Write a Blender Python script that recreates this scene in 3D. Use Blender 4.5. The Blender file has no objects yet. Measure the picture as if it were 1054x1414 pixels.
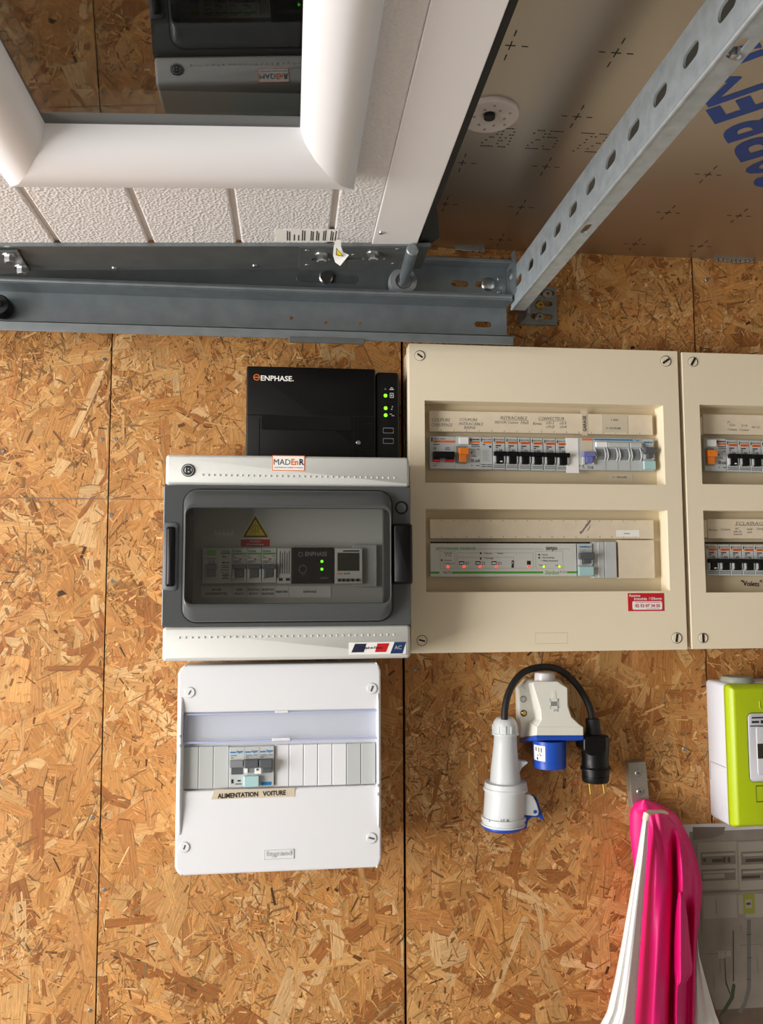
import bpy, bmesh, math, random
import numpy as np
from mathutils import Vector, Matrix

random.seed(7)
rng = np.random.default_rng(11)
S = bpy.context.scene
COL = S.collection

# ------------------------------------------------------------------ camera, sky, light, exposure
W, H, F = 1054, 1414, 1130.0
YAW, PITCH, ROLL = 0.11207, 0.083505, -0.003517
WALL_D = 1.20                 # wall plane, metres in front of the camera
TRACK_GAP = 0.055             # the door track stands off the wall
D = WALL_D                    # plane that depths d are measured from
CAM = Vector((0, 0, 1.5))


def cam_axes():
    cy, sy, cp, sp = math.cos(YAW), math.sin(YAW), math.cos(PITCH), math.sin(PITCH)
    f = Vector((sy * cp, cy * cp, sp)); r = Vector((cy, -sy, 0)); u = r.cross(f)
    c, s = math.cos(ROLL), math.sin(ROLL)
    return c * r + s * u, -s * r + c * u, f


CR, CU, CF = cam_axes()
cd = bpy.data.cameras.new('camera'); cam = bpy.data.objects.new('camera', cd); COL.objects.link(cam)
cam.matrix_world = Matrix(((CR.x, CU.x, -CF.x, CAM.x), (CR.y, CU.y, -CF.y, CAM.y), (CR.z, CU.z, -CF.z, CAM.z), (0, 0, 0, 1)))
cd.sensor_fit = 'HORIZONTAL'; cd.sensor_width = 36; cd.lens = F / W * 36; cd.clip_start = 0.01
S.camera = cam

wd = bpy.data.worlds.new('sky'); S.world = wd; wd.use_nodes = True
bg = wd.node_tree.nodes['Background']
bg.inputs[0].default_value = (0.86, 0.93, 1.0, 1); bg.inputs[1].default_value = 0.7


def area(name, loc, target, sx, sy, power, col):
    l = bpy.data.lights.new(name, 'AREA'); l.shape = 'RECTANGLE'; l.size = sx; l.size_y = sy
    l.energy = power; l.color = col
    o = bpy.data.objects.new(name, l); COL.objects.link(o); o.location = loc
    o.rotation_euler = (Vector(target) - Vector(loc)).to_track_quat('-Z', 'Y').to_euler()
    return o


area('daylight_from_garage_opening', (-2.35, 0.0, 1.38), (0.2, 1.2, 1.45), 1.5, 1.9, 128, (1.0, 0.97, 0.93))
S.view_settings.view_transform = 'Standard'; S.view_settings.look = 'None'
S.view_settings.exposure = 0.2; S.view_settings.gamma = 1.0; S.view_settings.use_curve_mapping = False

# ------------------------------------------------------------------ pixel of the photograph -> point in the room


def ray(px, py):
    return CR * ((px - W / 2) / F) + CU * (-(py - H / 2) / F) + CF


def P(px, py, d=0.0):
    r = ray(px, py); t = (D - d) / r.y
    return CAM + r * t


def on_plane(px, py, p0, n):
    r = ray(px, py); t = (p0 - CAM).dot(n) / r.dot(n)
    return CAM + r * t


def rect(px0, py0, px1, py1, d):
    mx, my = (px0 + px1) / 2, (py0 + py1) / 2
    return P(px0, my, d).x, P(px1, my, d).x, P(mx, py1, d).z, P(mx, py0, d).z


# ------------------------------------------------------------------ materials
def lin(c):
    return tuple(((v / 255) / 12.92 if v / 255 <= 0.04045 else ((v / 255 + 0.055) / 1.055) ** 2.4) for v in c)


def M(name, rgb, rough=0.5, metal=0.0, bump=None, var=0.0, vscale=30, spec=0.5, emit=0.0, coat=0.0, sheen=0.0):
    m = bpy.data.materials.new(name); m.use_nodes = True
    nt = m.node_tree; b = nt.nodes['Principled BSDF']
    c = lin(rgb)
    b.inputs['Base Color'].default_value = (*c, 1); b.inputs['Roughness'].default_value = rough
    b.inputs['Metallic'].default_value = metal; b.inputs['Specular IOR Level'].default_value = spec
    b.inputs['Coat Weight'].default_value = coat; b.inputs['Sheen Weight'].default_value = sheen
    if emit:
        b.inputs['Emission Color'].default_value = (*c, 1); b.inputs['Emission Strength'].default_value = emit
    tc = nt.nodes.new('ShaderNodeTexCoord')
    if var:
        n = nt.nodes.new('ShaderNodeTexNoise'); n.inputs['Scale'].default_value = vscale; n.inputs['Detail'].default_value = 6
        nt.links.new(tc.outputs['Object'], n.inputs['Vector'])
        mr = nt.nodes.new('ShaderNodeMapRange'); mr.inputs['From Min'].default_value = 0.3; mr.inputs['From Max'].default_value = 0.7
        mr.inputs['To Min'].default_value = 1 - var; mr.inputs['To Max'].default_value = 1 + var
        nt.links.new(n.outputs['Fac'], mr.inputs['Value'])
        mx = nt.nodes.new('ShaderNodeVectorMath'); mx.operation = 'SCALE'; mx.inputs[0].default_value = c
        nt.links.new(mr.outputs[0], mx.inputs['Scale']); nt.links.new(mx.outputs[0], b.inputs['Base Color'])
    if bump:
        kind, sc, st = bump
        if kind == 'noise':
            n = nt.nodes.new('ShaderNodeTexNoise'); n.inputs['Scale'].default_value = sc; n.inputs['Detail'].default_value = 3; out = n.outputs['Fac']
        else:
            n = nt.nodes.new('ShaderNodeTexVoronoi'); n.inputs['Scale'].default_value = sc; n.feature = 'SMOOTH_F1'; out = n.outputs['Distance']
        nt.links.new(tc.outputs['Object'], n.inputs['Vector'])
        bp = nt.nodes.new('ShaderNodeBump'); bp.inputs['Strength'].default_value = st; bp.inputs['Distance'].default_value = 0.002
        nt.links.new(out, bp.inputs['Height']); nt.links.new(bp.outputs[0], b.inputs['Normal'])
    return m


def glass(name, tint, ior=1.5, rough=0.02, milk=0.0):
    m = bpy.data.materials.new(name); m.use_nodes = True; nt = m.node_tree
    nt.nodes.remove(nt.nodes['Principled BSDF']); out = nt.nodes['Material Output']
    t = nt.nodes.new('ShaderNodeBsdfTransparent'); t.inputs[0].default_value = (*tint, 1)
    g = nt.nodes.new('ShaderNodeBsdfGlossy'); g.inputs['Roughness'].default_value = rough
    fr0 = nt.nodes.new('ShaderNodeFresnel'); fr0.inputs['IOR'].default_value = ior
    ge = nt.nodes.new('ShaderNodeNewGeometry'); fr = nt.nodes.new('ShaderNodeMath'); fr.operation = 'MULTIPLY'
    inv = nt.nodes.new('ShaderNodeMath'); inv.operation = 'SUBTRACT'; inv.inputs[0].default_value = 1.0
    nt.links.new(ge.outputs['Backfacing'], inv.inputs[1]); nt.links.new(fr0.outputs[0], fr.inputs[0]); nt.links.new(inv.outputs[0], fr.inputs[1])
    mx = nt.nodes.new('ShaderNodeMixShader')
    src = t.outputs[0]
    if milk:
        df = nt.nodes.new('ShaderNodeBsdfDiffuse'); df.inputs[0].default_value = (0.80, 0.83, 0.90, 1)
        m2 = nt.nodes.new('ShaderNodeMixShader'); m2.inputs[0].default_value = milk
        nt.links.new(t.outputs[0], m2.inputs[1]); nt.links.new(df.outputs[0], m2.inputs[2]); src = m2.outputs[0]
    nt.links.new(fr.outputs[0], mx.inputs[0]); nt.links.new(src, mx.inputs[1]); nt.links.new(g.outputs[0], mx.inputs[2])
    nt.links.new(mx.outputs[0], out.inputs[0])
    return m


def osb_material():
    m = bpy.data.materials.new('osb_strands'); m.use_nodes = True; nt = m.node_tree; b = nt.nodes['Principled BSDF']
    b.inputs['Roughness'].default_value = 0.62; b.inputs['Specular IOR Level'].default_value = 0.35
    at = nt.nodes.new('ShaderNodeAttribute'); at.attribute_name = 'Col'
    uv = nt.nodes.new('ShaderNodeUVMap'); uv.uv_map = 'UVMap'
    mp = nt.nodes.new('ShaderNodeMapping'); mp.inputs['Scale'].default_value = (30, 520, 1)
    n = nt.nodes.new('ShaderNodeTexNoise'); n.inputs['Scale'].default_value = 1; n.inputs['Detail'].default_value = 7; n.inputs['Roughness'].default_value = 0.72
    nt.links.new(uv.outputs[0], mp.inputs[0]); nt.links.new(mp.outputs[0], n.inputs['Vector'])
    mr = nt.nodes.new('ShaderNodeMapRange'); mr.inputs['From Min'].default_value = 0.28; mr.inputs['From Max'].default_value = 0.72
    mr.inputs['To Min'].default_value = 0.48; mr.inputs['To Max'].default_value = 1.46
    nt.links.new(n.outputs['Fac'], mr.inputs['Value'])
    mx = nt.nodes.new('ShaderNodeVectorMath'); mx.operation = 'SCALE'
    nt.links.new(at.outputs['Color'], mx.inputs[0]); nt.links.new(mr.outputs[0], mx.inputs['Scale'])
    # dark resin pits
    tc = nt.nodes.new('ShaderNodeTexCoord')
    n2 = nt.nodes.new('ShaderNodeTexNoise'); n2.inputs['Scale'].default_value = 150; n2.inputs['Detail'].default_value = 3
    nt.links.new(tc.outputs['Object'], n2.inputs['Vector'])
    r2 = nt.nodes.new('ShaderNodeMapRange'); r2.inputs['From Min'].default_value = 0.24; r2.inputs['From Max'].default_value = 0.37
    r2.inputs['To Min'].default_value = 0.42; r2.inputs['To Max'].default_value = 1.0
    nt.links.new(n2.outputs['Fac'], r2.inputs['Value'])
    m2 = nt.nodes.new('ShaderNodeVectorMath'); m2.operation = 'SCALE'
    nt.links.new(mx.outputs[0], m2.inputs[0]); nt.links.new(r2.outputs[0], m2.inputs['Scale'])
    nt.links.new(m2.outputs[0], b.inputs['Base Color'])
    bp = nt.nodes.new('ShaderNodeBump'); bp.inputs['Strength'].default_value = 0.35; bp.inputs['Distance'].default_value = 0.001
    nt.links.new(n.outputs['Fac'], bp.inputs['Height']); nt.links.new(bp.outputs[0], b.inputs['Normal'])
    return m


MT = dict(
    cream=M('cream_plastic', (232, 219, 193), 0.42, bump=('noise', 900, 0.04), var=0.02, vscale=4),
    cream_strip=M('cream_label_strip', (222, 208, 184), 0.45, var=0.04, vscale=60),
    cream_dark=M('cream_recess', (205, 190, 160), 0.5),
    white=M('white_plastic', (238, 238, 238), 0.4),
    legrand=M('bright_white_plastic', (226, 227, 231), 0.38),
    offwhite=M('pale_grey_plastic', (205, 205, 200), 0.42),
    madenr=M('light_grey_enclosure', (200, 201, 197), 0.4, bump=('noise', 700, 0.03)),
    ltgrey=M('light_grey_plastic', (188, 192, 192), 0.45),
    midgrey=M('mid_grey_plastic', (128, 132, 136), 0.45),
    dkgrey=M('dark_grey_plastic', (84, 88, 92), 0.45),
    smoke=M('smoked_plastic', (74, 77, 78), 0.3, coat=0.3),
    black=M('black_plastic', (9, 9, 10), 0.4, spec=0.3),
    blackgloss=M('black_gloss', (10, 10, 11), 0.2),
    blackmat=M('black_rubber', (22, 22, 23), 0.6),
    ink=M('black_ink', (28, 28, 34), 0.6),
    pencil=M('pencil', (118, 112, 104), 0.7),
    pen=M('blue_pen', (62, 58, 92), 0.6),
    navy=M('navy_ink', (28, 32, 62), 0.5),
    blueac=M('blue_ink', (24, 52, 96), 0.5),
    red=M('red_print', (196, 26, 34), 0.4),
    redlabel=M('dark_red_print', (196, 30, 54), 0.4),
    orange=M('orange_print', (232, 112, 30), 0.45),
    orangelever=M('orange_plastic', (232, 128, 40), 0.42),
    yellow=M('yellow_print', (238, 208, 20), 0.45),
    green=M('green_print', (70, 158, 40), 0.45),
    greenbtn=M('green_button', (120, 200, 70), 0.4),
    hager=M('cyan_blue_print', (20, 120, 180), 0.45),
    lilac=M('blue_lever_plastic', (112, 116, 178), 0.42),
    aqua=M('aqua_plastic', (168, 204, 206), 0.25),
    paper=M('white_paper', (240, 238, 234), 0.6),
    tape=M('beige_tape', (206, 194, 172), 0.35),
    steel=M('galvanised_steel', (142, 150, 154), 0.4, 0.75, var=0.09, vscale=45),
    steelbar=M('galvanised_bar', (176, 184, 188), 0.5, 0.7, var=0.13, vscale=70),
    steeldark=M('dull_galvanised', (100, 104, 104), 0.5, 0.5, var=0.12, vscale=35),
    chrome=M('zinc_bolt', (190, 192, 194), 0.28, 1.0),
    nickel=M('brushed_nickel', (168, 162, 152), 0.38, 0.6, bump=('noise', 400, 0.05)),
    brass=M('brass_pin', (206, 170, 88), 0.28, 1.0),
    screw=M('screw_head', (150, 154, 156), 0.4, 0.9),
    doorwhite=M('white_stucco_steel', (226, 224, 224), 0.42, bump=('vor', 340, 0.62)),
    doorsmooth=M('white_smooth_steel', (228, 225, 224), 0.38),
    frame=M('white_frame', (232, 232, 234), 0.35),
    groove=M('groove_white', (214, 206, 200), 0.5),
    foil=M('aluminium_foil_facing', (190, 181, 168), 0.36, 0.86, bump=('noise', 14, 0.08)),
    foam=M('insulation_core', (214, 190, 130), 0.8),
    washer=M('plastic_washer', (208, 196, 188), 0.55),
    blueprint=M('blue_lettering', (26, 66, 140), 0.45),
    lime=M('lime_plastic', (174, 194, 6), 0.42, bump=('noise', 800, 0.05)),
    limeD=M('lime_emboss', (176, 198, 8), 0.42),
    meterwhite=M('meter_white', (198, 198, 204), 0.5),
    capgrey=M('cap_grey', (140, 142, 132), 0.5),
    blue=M('cee_blue', (24, 74, 176), 0.35),
    inlet=M('inlet_white', (222, 221, 212), 0.42),
    translucent=M('clear_grey_cap', (206, 202, 204), 0.3),
    connector=M('connector_grey', (204, 208, 210), 0.42),
    pink=M('pink_nylon', (232, 10, 120), 0.48, bump=('noise', 1500, 0.06)),
    bag=M('white_nylon', (232, 230, 228), 0.45, bump=('noise', 50, 0.05)),
    cord=M('cream_cord', (224, 214, 190), 0.7),
    concrete=M('concrete_floor', (158, 154, 148), 0.85, var=0.1, vscale=6),
    plaster=M('pale_wall', (196, 190, 180), 0.85),
    seam=M('dark_cavity', (24, 16, 10), 0.9),
    board=M('osb_core', (150, 98, 48), 0.8, var=0.2, vscale=80),
    lcd=M('lcd_display', (40, 44, 34), 0.25),
    ph_wall=M('print_block_wall', (132, 122, 112), 0.5, var=0.14, vscale=28),
    ph_board=M('print_boards', (150, 142, 130), 0.5), ph_dark=M('print_dark', (66, 54, 46), 0.5),
    ph_mid=M('print_mid', (112, 102, 92), 0.5), ph_green=M('print_green', (134, 136, 50), 0.5),
    ph_floor=M('print_floor', (92, 76, 64), 0.5, var=0.2, vscale=40), ph_pipe=M('print_pipe', (98, 96, 92), 0.5),
    ph_leaf=M('print_dark_green', (58, 66, 40), 0.5), ph_edge=M('print_border', (205, 202, 204), 0.4),
    led_green=M('green_lamp', (110, 255, 30), 0.4, emit=2.2), led_red=M('red_lamp', (255, 60, 50), 0.4, emit=1.6),
    led_lime=M('lime_lamp', (190, 230, 40), 0.4, emit=1.0),
    osb=osb_material(),
    pane=glass('window_glass', (0.60, 0.62, 0.62), 2.1, 0.015),
    smokepane=glass('smoked_window', (0.78, 0.785, 0.775), 1.6, 0.03),
    bluepane=glass('blue_tinted_strip', (0.95, 0.96, 0.985), 1.5, 0.05, 0.12),
    blueedge=M('blue_tinted_edge', (176, 184, 220), 0.25),
)


# ------------------------------------------------------------------ object helpers
def thing(name, label, cat, loc, group=None, kind=None):
    o = bpy.data.objects.new(name, None); COL.objects.link(o); o.location = loc; o.empty_display_size = 0.05
    if label: o['label'] = label
    if cat: o['category'] = cat
    if group: o['group'] = group
    if kind: o['kind'] = kind
    return o


def root_loc(p):
    v = Vector((0, 0, 0))
    while p is not None:
        v = v + p.location; p = p.parent
    return v


class MB:
    def __init__(s):
        s.v = []; s.f = []

    def add(s, vs, fs):
        b = len(s.v); s.v += [Vector(v) for v in vs]; s.f += [tuple(i + b for i in f) for f in fs]; return s

    def hexa(s, a, b, c, d, e, f, g, h):
        return s.add([a, b, c, d, e, f, g, h], [(0, 1, 2, 3), (7, 6, 5, 4), (0, 4, 5, 1), (1, 5, 6, 2), (2, 6, 7, 3), (3, 7, 4, 0)])

    def box(s, x0, x1, z0, z1, d0, d1):       # wall coordinates: d = distance proud of the wall
        y0, y1 = D - d0, D - d1
        return s.wbox(x0, x1, y1, y0, z0, z1)

    def wbox(s, x0, x1, y0, y1, z0, z1):
        return s.hexa((x0, y0, z0), (x1, y0, z0), (x1, y0, z1), (x0, y0, z1), (x0, y1, z0), (x1, y1, z0), (x1, y1, z1), (x0, y1, z1))

    def pbox(s, a, b, c, e, d0, d1):          # front face seen at photo rectangle a,b - c,e
        x0, x1, z0, z1 = rect(a, b, c, e, d1)
        return s.box(x0, x1, z0, z1, d0, d1)

    def obox(s, o, u, v, n, lu, lv, ln):      # box from corner o along unit axes
        o = Vector(o); U = u * lu; V = v * lv; N = n * ln
        return s.hexa(o, o + U, o + U + V, o + V, o + N, o + U + N, o + U + V + N, o + V + N)

    def loft(s, rings, cap0=True, cap1=True, closed=True):
        n = len(rings[0]); vs = [p for r in rings for p in r]; fs = []
        for i in range(len(rings) - 1):
            for j in range(n if closed else n - 1):
                k = (j + 1) % n
                fs.append((i * n + j, i * n + k, (i + 1) * n + k, (i + 1) * n + j))
        if cap0: fs.append(tuple(range(n))[::-1])
        if cap1: fs.append(tuple((len(rings) - 1) * n + j for j in range(n)))
        return s.add(vs, fs)

    def prism(s, pts, d0, d1):                # polygon of photo pixels seen at depth d1, extruded straight back to d0
        q = [P(a, b, d1) for a, b in pts]
        return s.loft([[(p.x, D - d0, p.z) for p in q], [(p.x, D - d1, p.z) for p in q]])

    def rr(s, x0, x1, z0, z1, r, steps, n=5, cap0=True, cap1=True):   # rounded rectangle; steps = (d, inset)
        rings = []
        for d, ins in steps:
            a, b, c, e = x0 + ins, x1 - ins, z0 + ins, z1 - ins
            q = max(r - ins, r * 0.3, 1e-5); ring = []
            for cx, cz, a0 in ((b - q, e - q, 0), (a + q, e - q, 90), (a + q, c + q, 180), (b - q, c + q, 270)):
                for k in range(n + 1):
                    t = math.radians(a0 + 90 * k / n); ring.append((cx + q * math.cos(t), D - d, cz + q * math.sin(t)))
            rings.append(ring)
        return s.loft(rings, cap0, cap1)

    def lathe(s, p, ax, prof, n=24, cap=True):      # prof = (t along axis, radius)
        p = Vector(p); ax = Vector(ax).normalized()
        e1 = ax.orthogonal().normalized(); e2 = ax.cross(e1)
        rings = [[p + ax * t + (e1 * math.cos(2 * math.pi * k / n) + e2 * math.sin(2 * math.pi * k / n)) * r for k in range(n)] for t, r in prof]
        return s.loft(rings, cap, cap)

    def cyl(s, a, b, r, n=16, r2=None):
        a, b = Vector(a), Vector(b)
        return s.lathe(a, b - a, [(0, r), ((b - a).length, r if r2 is None else r2)], n)

    def disc(s, x, z, r, d0, d1, n=20, ch=0.0):
        prof = [(0, r), (d1 - d0 - ch, r)] + ([(d1 - d0, r - ch)] if ch else [])
        return s.lathe((x, D - d0, z), (0, -1, 0), prof, n)

    def pdisc(s, px, py, rpx, d0, d1, n=20, ch=0.0):
        c = P(px, py, d1); r = abs(P(px + rpx, py, d1).x - c.x)
        return s.disc(c.x, c.z, r, d0, d1, n, ch)

    def tube(s, pts, r, n=10):
        pts = [Vector(p) for p in pts]; rings = []
        rr_ = r if isinstance(r, (list, tuple)) else [r] * len(pts)
        ref = None
        for i, p in enumerate(pts):
            t = (pts[min(i + 1, len(pts) - 1)] - pts[max(i - 1, 0)]).normalized()
            if ref is None: ref = t.orthogonal().normalized()
            ref = (ref - t * ref.dot(t)).normalized(); b = t.cross(ref)
            rings.append([p + (ref * math.cos(2 * math.pi * k / n) + b * math.sin(2 * math.pi * k / n)) * rr_[i] for k in range(n)])
        return s.loft(rings)

    def plate(s, x0, x1, z0, z1, holes, d0, d1):   # plate with rectangular holes
        xs = sorted({x0, x1, *[h[0] for h in holes], *[h[1] for h in holes]}); zs = sorted({z0, z1, *[h[2] for h in holes], *[h[3] for h in holes]})
        nx, nz = len(xs) - 1, len(zs) - 1

        def solid(i, j):
            if i < 0 or j < 0 or i >= nx or j >= nz: return False
            cx, cz = (xs[i] + xs[i + 1]) / 2, (zs[j] + zs[j + 1]) / 2
            return not any(h[0] < cx < h[1] and h[2] < cz < h[3] for h in holes)
        vid = {}; vs = []; fs = []

        def V(i, j, k):
            if (i, j, k) not in vid: vid[(i, j, k)] = len(vs); vs.append((xs[i], D - (d1 if k else d0), zs[j]))
            return vid[(i, j, k)]
        for i in range(nx):
            for j in range(nz):
                if not solid(i, j): continue
                fs.append((V(i, j, 1), V(i + 1, j, 1), V(i + 1, j + 1, 1), V(i, j + 1, 1)))
                fs.append((V(i, j + 1, 0), V(i + 1, j + 1, 0), V(i + 1, j, 0), V(i, j, 0)))
                if not solid(i - 1, j): fs.append((V(i, j, 0), V(i, j, 1), V(i, j + 1, 1), V(i, j + 1, 0)))
                if not solid(i + 1, j): fs.append((V(i + 1, j, 1), V(i + 1, j, 0), V(i + 1, j + 1, 0), V(i + 1, j + 1, 1)))
                if not solid(i, j - 1): fs.append((V(i, j, 1), V(i, j, 0), V(i + 1, j, 0), V(i + 1, j, 1)))
                if not solid(i, j + 1): fs.append((V(i, j + 1, 0), V(i, j + 1, 1), V(i + 1, j + 1, 1), V(i + 1, j + 1, 0)))
        return s.add(vs, fs)

    def slotted(s, o, u, v, n, L, Wd, T, slots):   # plate from corner o, long axis u, slots = (cu, cv, half length, half height) with round ends
        slots = sorted(slots); o = Vector(o)
        cuts = [0.0] + [(a[0] + b[0]) / 2 for a, b in zip(slots, slots[1:])] + [L]
        K = 24
        for i, (cu, cv, hl, hh) in enumerate(slots):
            u0, u1 = cuts[i], cuts[i + 1]; inner = []; outer = []
            r = min(hl, hh)
            for k in range(K):
                a = 2 * math.pi * k / K; c, sn = math.cos(a), math.sin(a)
                inner.append((cu + (hl - r) * (1 if c > 0.01 else -1 if c < -0.01 else 0) + r * c, cv + (hh - r) * (1 if sn > 0.01 else -1 if sn < -0.01 else 0) + r * sn))
            for k in range(K):                      # same number of points around the cell border
                q = 4 * ((k + K / 8) % K) / K; e = int(q); t = q - e
                pt = [(u1, t * Wd), (u1 + (u0 - u1) * t, Wd), (u0, Wd * (1 - t)), (u0 + (u1 - u0) * t, 0)][e]
                outer.append(pt)
            p3 = lambda q, h: o + u * q[0] + v * q[1] + n * h
            vs = [p3(q, T) for q in outer] + [p3(q, T) for q in inner] + [p3(q, 0) for q in outer] + [p3(q, 0) for q in inner]
            fs = []
            for k in range(K):
                m = (k + 1) % K
                fs += [(k, m, K + m, K + k), (2 * K + m, 2 * K + k, 3 * K + k, 3 * K + m), (K + k, K + m, 3 * K + m, 3 * K + k), (m, k, 2 * K + k, 2 * K + m)]
            s.add(vs, fs)
        return s

    def build(s, name, mat, parent=None, smooth=False, bevel=0.0, seg=2, kind=None, corner=0.0):
        me = bpy.data.meshes.new(name); o = root_loc(parent)
        me.from_pydata([v - o for v in s.v], [], s.f); me.update()
        bm = bmesh.new(); bm.from_mesh(me); bmesh.ops.recalc_face_normals(bm, faces=bm.faces)
        if corner:
            xs = [v.co.x for v in bm.verts]; zs = [v.co.z for v in bm.verts]; lim = (min(xs), max(xs), min(zs), max(zs))
            es = [e for e in bm.edges if all(abs(v.co.x - lim[0]) < 1e-5 or abs(v.co.x - lim[1]) < 1e-5 for v in e.verts) and all(abs(v.co.z - lim[2]) < 1e-5 or abs(v.co.z - lim[3]) < 1e-5 for v in e.verts) and abs(e.verts[0].co.y - e.verts[1].co.y) > 1e-4]
            bmesh.ops.bevel(bm, geom=es, offset=corner, segments=2, affect='EDGES', profile=0.4)
        bm.to_mesh(me); bm.free()
        me.materials.append(MT[mat] if isinstance(mat, str) else mat)
        ob = bpy.data.objects.new(name, me); COL.objects.link(ob); ob.parent = parent
        if smooth:
            for p in me.polygons: p.use_smooth = True
            if smooth is True:
                me.set_sharp_from_angle(angle=math.radians(38))
            elif smooth == 2:
                me.set_sharp_from_angle(angle=math.radians(62))
        if bevel:
            m = ob.modifiers.new('b', 'BEVEL'); m.width = bevel; m.segments = seg; m.limit_method = 'ANGLE'; m.angle_limit = math.radians(35); m.use_clamp_overlap = True
        if kind: ob['kind'] = kind
        return ob


UX, UZ, UN = Vector((1, 0, 0)), Vector((0, 0, 1)), Vector((0, -1, 0))


def write(parent, txt, at, height, mat, right=UX, up=UZ, normal=UN, align='CENTER', bold=0.0, width=None, name='lettering', shear=0.0, thick=0.0002, res=2):
    """Flat lettering as a mesh: `at` is the centre (or left end) of the line, height is the cap height."""
    c = bpy.data.curves.new('t', 'FONT'); c.body = txt; c.size = 1.0; c.align_x = align; c.align_y = 'CENTER'
    c.resolution_u = res; c.shear = shear; c.offset = bold; c.space_line = 0.95
    ob = bpy.data.objects.new('t', c)
    me = bpy.data.meshes.new_from_object(ob)
    bpy.data.objects.remove(ob); bpy.data.curves.remove(c)
    co = np.zeros(len(me.vertices) * 3); me.vertices.foreach_get('co', co); co = co.reshape(-1, 3)
    nl = txt.count('\n') + 1
    sc = height / 0.69
    if len(co):
        wx = co[:, 0].max() - co[:, 0].min(); cz = (co[:, 1].max() + co[:, 1].min()) / 2
        co[:, 1] -= cz
    sx = sc if width is None or not len(co) else width / max(wx, 1e-6)
    o = root_loc(parent); at = Vector(at) - o + normal * thick
    R = np.array([right, up, normal]); out = co * np.array([sx, sc, 0]) @ R + np.array(at)
    me.vertices.foreach_set('co', out.ravel()); me.update()
    me.materials.clear(); me.materials.append(MT[mat]); me.name = name
    ob = bpy.data.objects.new(name, me); COL.objects.link(ob); ob.parent = parent
    return ob


def wtext(parent, txt, px, py, hpx, d, mat, wpx=None, rot=0.0, **k):
    c = P(px, py, d); s = abs(P(px + 10, py, d).x - c.x) / 10
    a = math.radians(rot); r = UX * math.cos(a) + UZ * math.sin(a); u = UZ * math.cos(a) - UX * math.sin(a)
    return write(parent, txt, c, hpx * s, mat, r, u, UN, width=None if wpx is None else wpx * s, **k)


def sub_copy(src, parent, dx=0.0, dz=0.0):
    c = src.copy(); COL.objects.link(c); c.parent = parent; c.location = src.location + Vector((dx, 0, dz))
    for ch in list(src.children):
        g = ch.copy(); COL.objects.link(g); g.parent = c
    return c


# ------------------------------------------------------------------ the setting
ZC = P(800, 350.2, 0).z                                  # ceiling height
XL, XR, ZB = -0.95, 1.15, 0.0
wall = thing('wall_back', None, None, (0, D, 0), kind='structure')


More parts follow.
